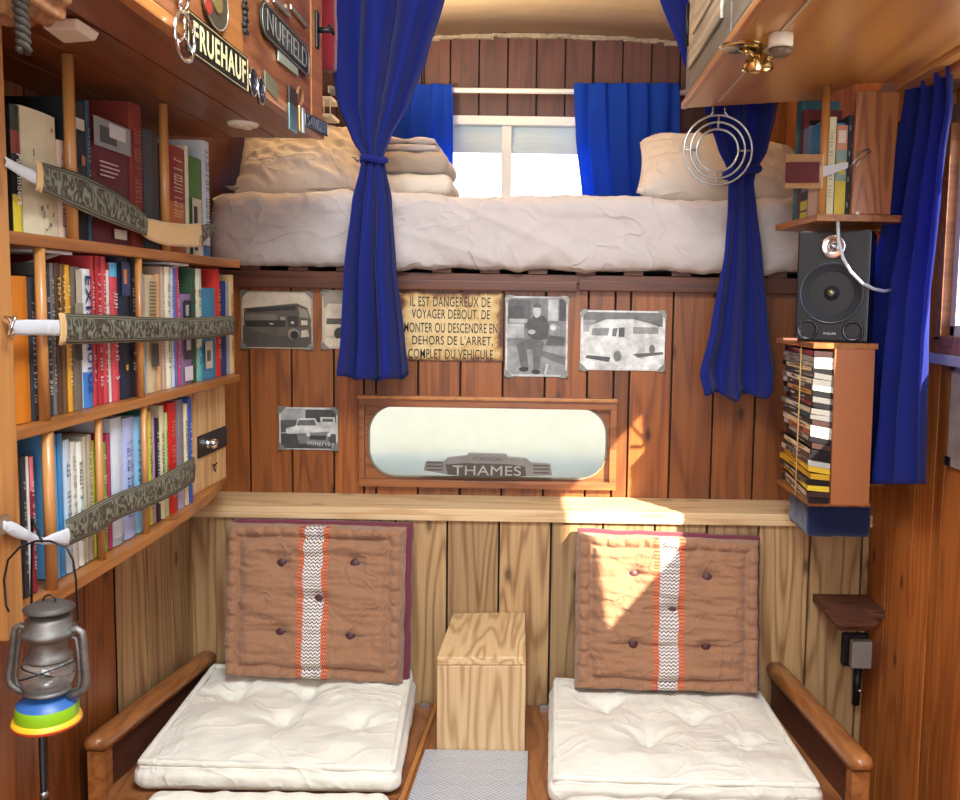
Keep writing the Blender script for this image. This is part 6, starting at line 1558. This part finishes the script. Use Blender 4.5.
# THAMES cast nameplate below the glass panel
def tz(px, py): return PY(px, py, D1-.034)
t = thing('nameplate', 'winged grey cast nameplate reading FORDSON THAMES at the foot of the glass panel', 'sign', tz(488, 477))
def cpoly(pts, th, y0, mat, nm, par=t):
    m = MB(); m.prism([(tz(x, y).x, y0, tz(x, y).z) for x, y in pts], (0, th, 0)); o = m.build(nm, mat, par); md = o.modifiers.new('b', 'BEVEL'); md.width = .0015; md.segments = 2; return o
gm = colm('#8E8A84', .45, 'cast', .5); gd = colm('#5A5650', .5, 'cast', .5)
cpoly([(424, 470), (426, 461), (444, 461), (448, 457), (467, 455), (469, 452.5), (506, 453.5), (508, 456.5), (526, 458), (531, 462), (550, 463.5), (552, 475), (524, 476), (500, 478), (470, 477), (448, 474)], .010, D1-.040, gm, 'plate')
w_ = cpoly([(448, 474), (446, 464), (467, 462.5), (508, 463.5), (525, 466), (526, 475.5), (500, 477.5), (470, 476.5)], .002, D1-.0425, gd, 'word_panel')
mt = frame(Vector(((tz(452, 470).x+tz(522, 471).x)/2, D1-.0432, tz(488, 470).z)), (1, 0, 0), (0, 0, 1)); v_, f_ = textmesh('THAMES', .030, mt, width=tz(521, 470).x-tz(453, 470).x, bold=.0); m = MB(); m.add(v_, f_); o = m.build('lettering', colm('#B9B5AC', .4, 'cast', .6), w_); solid(o, .003, 0)
mt = frame(Vector((tz(488, 458.5).x, D1-.0412, tz(488, 458.7).z)), (1, 0, 0), (0, 0, 1)); v_, f_ = textmesh('FORDSON', .011, mt, width=tz(502, 458).x-tz(473, 458).x, bold=.0); m = MB(); m.add(v_, f_); m.build('lettering', gd, t)
for (x0, x1, ys_) in ((427, 443, 462), (533, 549, 465)):
    for k in range(3):
        m = MB(); q0 = tz(x0, ys_+k*3.6); q1 = tz(x1, ys_+k*3.6+.3); m.box((q0.x, D1-.042, q0.z-.002), (q1.x, D1-.039, q0.z+.002)); m.build('wing_rib', gd, t)

# ================================================================ lantern
YL = 1.222
lc = PY(47, 724, YL)   # bottom centre
sc_ = YL/850*1.005
t = thing('oil_lantern', 'old grey hurricane lantern with blue, green and yellow base hanging at the left wall', 'lantern', lc)
tilt = Matrix.Translation(lc) @ Matrix.Rotation(R(3), 4, 'Y')
def pz_(y): return (735-y)*sc_*.815     # height above the lantern foot
def LL(prof, name, mat, par=t, mi=0):
    m = MB(); m.lathe([(r_*sc_, pz_(y_)) for r_, y_ in prof], (0, 0, 0), 36, 0, tilt); return m.build(name, mat, par)
LL([(0, 733), (31, 733), (33, 731), (32.5, 728)], 'tank_foot', colm('#C04828', .4), t)
LL([(32.5, 728), (31.5, 724.5), (29, 723)], 'tank_rim', colm('#E8B428', .4), t)
LL([(29, 723), (29.5, 719), (29.2, 710), (28.5, 706)], 'tank_band', colm('#8CC020', .4), t)
LL([(28.5, 706), (26.5, 703), (20, 698), (14, 694), (0, 693)], 'tank_top', colm('#2C5C9C', .4), t)
LL([(14, 694), (17, 691), (22, 690), (23, 687), (19, 685), (12, 683)], 'burner', 'oldsteel')
LL([(16, 688), (22, 683), (25, 672), (25, 660), (22, 650), (19, 646)], 'glass_globe', 'globe')
LL([(0, 684), (12, 684), (10, 676), (6, 672), (0, 671)], 'wick_cone', 'steel')
LL([(18.5, 650), (21.5, 648), (22.5, 645), (19, 641), (17, 632), (16.5, 624), (17.5, 622), (25, 617), (25.5, 610), (22, 608), (21.5, 596), (19, 592), (13, 590)], 'chimney', 'oldsteel')
cap = LL([(11, 591), (11, 586), (23, 585), (24, 582.5), (17, 578), (8, 576), (0, 575.5)], 'cap', colm('#57504C', .6, 'cast', .5))
m = MB(); m.tube([tilt @ Vector((.009*math.cos(a), 0, pz_(574)+.009*math.sin(a))) for a in [PI*i/10 for i in range(11)]], .0014, 6); m.build('cap_ring', 'black', cap)
for s_ in (-1, 1):
    m = MB(); X = lambda r_: s_*r_*sc_
    pth = [(20, 612), (29, 608), (34, 612), (35.5, 622), (37.5, 650), (40, 676), (38, 686), (31, 692), (22, 696)]
    m.tube([tilt @ Vector((X(r_), 0, pz_(y_))) for r_, y_ in pth], [.0052]*9, 10); fr_ = m.build('frame_tube', 'oldsteel', t)
    m = MB(); m.tube([tilt @ Vector((X(r_), .0, pz_(y_))) for r_, y_ in ((22, 618), (28, 620), (31, 640), (33, 672), (32, 684), (24, 690))], .003, 8); m.build('inner_tube', 'oldsteel', fr_)
m = MB(); m.tube([tilt @ Vector((24.5*sc_*math.cos(a)*(.8+.2*abs(math.sin(a))), 26*sc_*math.sin(a), pz_(652+22*(.5+.5*math.sin(a*1+.6))))) for a in [2*PI*i/32 for i in range(32)]], .0012, 6, closed=True); m.build('guard_wire', 'black', t)
m = MB(); m.tube([tilt @ Vector((25*sc_*math.cos(a), 26*sc_*math.sin(a), pz_(664-14*math.sin(a+2)))) for a in [2*PI*i/32 for i in range(32)]], .0012, 6, closed=True); m.build('guard_wire', 'black', t)
bl_ = [(39, 614), (36, 606), (-0, 0)]
bail = [PY(78, 620, YL), PY(76, 580, YL), PY(73, 560, YL), PY(66, 547, YL-.0), PY(50, 541, YL), PY(36, 541, YL), PY(20, 547, YL), PY(8, 560, YL), PY(4, 580, YL), PY(6, 606, YL), PY(9, 612, YL)]
m = MB(); m.tube(bail, .0017, 7); m.build('bail_wire', 'black', t)
m = MB(); hk = PY(43, 540.5, YL); m.tube([hk+Vector((0, 0, -.003)), hk+Vector((-.004, 0, .004)), Vector((XF+.012, 1.30, hk.z+.012)), Vector((XF+.006, 1.30, Z3+.004))], .002, 7); m.build('hook', 'black', t)
# black pole on the wall under the lantern
p0 = PXp(41, 715, XL+.035); p1 = PXp(46, 830, XL+.035)
m = MB(); m.tube([(XL+.035, p0.y, p0.z+.03), (XL+.035, p0.y, .002)], .0065, 10); o = tag(m.build('metal_pole', 'black', loc=(XL+.035, p0.y, 0)), 'thin black pole against the wall below the lantern', 'pole')
m = MB(); q = PXp(45, 793, XL+.035); m.tube([(XL+.035, p0.y, q.z-.006), (XL+.035, p0.y, q.z+.006)], .0085, 10); m.build('clip', 'steel', o)

# ================================================================ right bottom corner
# burl bracket shelf and socket
zK = PY(850, 606, 2.36).z
pts = [PZ(822, 609, zK), PZ(862, 608, zK), PZ(880, 622, zK), PZ(876, 626, zK), PZ(838, 626, zK)]
t = thing('corner_bracket', 'small rough dark red wooden bracket shelf in the lower right corner', 'shelf', pts[0])
m = MB(); low = [q.copy() for q in pts]
cc_ = sum(pts, Vector())/5
m.add([*pts, *[cc_+(q-cc_)*.82+Vector((0, .01, -.022)) for q in pts]], [(0, 1, 2, 3, 4), (9, 8, 7, 6, 5)]+[(i, 5+i, 5+(i+1) % 5, (i+1) % 5) for i in range(5)]); o = m.build('board', 'darkwood', t)
md = o.modifiers.new('b', 'BEVEL'); md.width = .004; md.segments = 2
m = MB(); m.box((pts[0].x+.02, pts[1].y, zK-.028), (XR-.002, D0-.001, zK-.006)); m.build('wall_block', 'darkwood', t)
ys_ = D0-.045
q0, q1 = PY(852, 641, ys_), PY(871, 668, ys_)
t = thing('power_socket', 'grey plastic socket block on black backing below the rough wooden bracket', 'socket', ((q0.x+q1.x)/2, ys_, q1.z))
m = MB(); m.box((q0.x-.018, ys_+.02, q1.z-.006), (q1.x+.004, D0-.001, q0.z+.012), bev=.01); m.build('backing', 'black', t)
m = MB(); m.box((q0.x, ys_-.006, q1.z), (q1.x, ys_+.0195, q0.z), bev=.004); m.build('body', 'socket', t)
m = MB(); q = PY(858, 672, D0-.02); m.tube([(q.x, D0-.02, q.z+.01), (q.x-.002, D0-.018, q.z-.1), (q.x-.004, D0-.015, .31)], .012, 8); tag(m.build('conduit', 'black', loc=(q.x, D0-.02, .31)), 'black tube running down the corner below the grey socket', 'conduit')  # plain dark upright tube in the corner
m = MB(); q = PY(860, 691, D0-.034); m.lathe([(0, .004), (.005, .003), (.006, 0)], (0, 0, 0), 12, 0, frame(q, (1, 0, 0), (0, 0, 1))); tag(m.build('wall_stud', 'steel', loc=q), 'tiny bright stud on the black tube', 'stud')
# framed plaque on the right wall
p0, p1 = PXp(951, 362, XR-.012), PXp(958, 470, XR-.012)
t = thing('wall_plaque', 'pale frosted plaque with dark metal clips on the wall under the side window', 'plaque', p0)
ypl = p0.y+.0; m = MB(); m.box((XR-.010, ypl-.20, p1.z), (XR-.002, ypl, p0.z), bev=.003); m.build('panel', plain('frosted_pale_plaque', '#A89488', .4, 0, .3, 20), t)
for zq_ in (p1.z+.0, p0.z-.02):
    m = MB(); m.box((XR-.014, ypl-.022, zq_), (XR-.0105, ypl+.002, zq_+.022), bev=.002); m.build('clip', 'black', t)
# red cloth and little white rack behind the left cabinet
a = PY(322, -30, 2.36); c_ = PY(332.5, 68, 2.36)
vs, fs = softbox(((a.x+c_.x)/2, 2.40, (a.z+c_.z)/2), (c_.x-a.x+.03, .05, a.z-c_.z), .012, (8, 8, 20), lambda p_, w_, n_: n_*.003*noise.noise(w_*20))
m = MB(); m.add([v-Vector((.015, 0, 0)) for v in vs], fs, 0, True); tag(m.build('hanging_cloth', 'red_cloth', loc=(a.x, 2.4, c_.z)), 'dark red cloth hanging between left cabinet and left curtain', 'cloth')
q = PY(326, 107, 2.9)
t = thing('wire_basket', 'small white wire basket on the wall behind the left cabinet', 'basket', q)
for dz_ in (-.028, .028):
    m = MB(); m.box((q.x-.1, q.y-.008, q.z+dz_-.006), (q.x+.022, q.y+.1, q.z+dz_+.006), bev=.004); m.build('rim', 'white', t)
for i in range(6):
    m = MB(); m.tube([(q.x-.09+i*.021, q.y-.004, q.z-.028), (q.x-.09+i*.021, q.y-.004, q.z+.028)], .002, 6); m.build('wire', 'white', t)
m = MB(); m.box((XL+.001, q.y-.008, q.z-.02), (q.x-.098, q.y+.02, q.z-.005)); m.build('arm', 'white', t)

# added fitting for the alcove uplight, unseen behind the left curtain
t = thing('added_uplight', 'added unseen brass uplight on a stem behind the knotted left curtain', 'lamp', (-.545, 2.9, 2.17))
m = MB(); m.lathe([(0, -.02), (.02, -.02), (.03, 0), (.028, 0), (.018, -.016), (0, -.016)], (-.545, 2.9, 2.17), 24); m.build('lamp_cup', 'brass', t)
m = MB(); m.tube([(-.60, 2.9, ceilz(.6)-.002), (-.60, 2.9, 2.17), (-.565, 2.9, 2.155)], .005, 8); m.build('stem', 'brass', t)
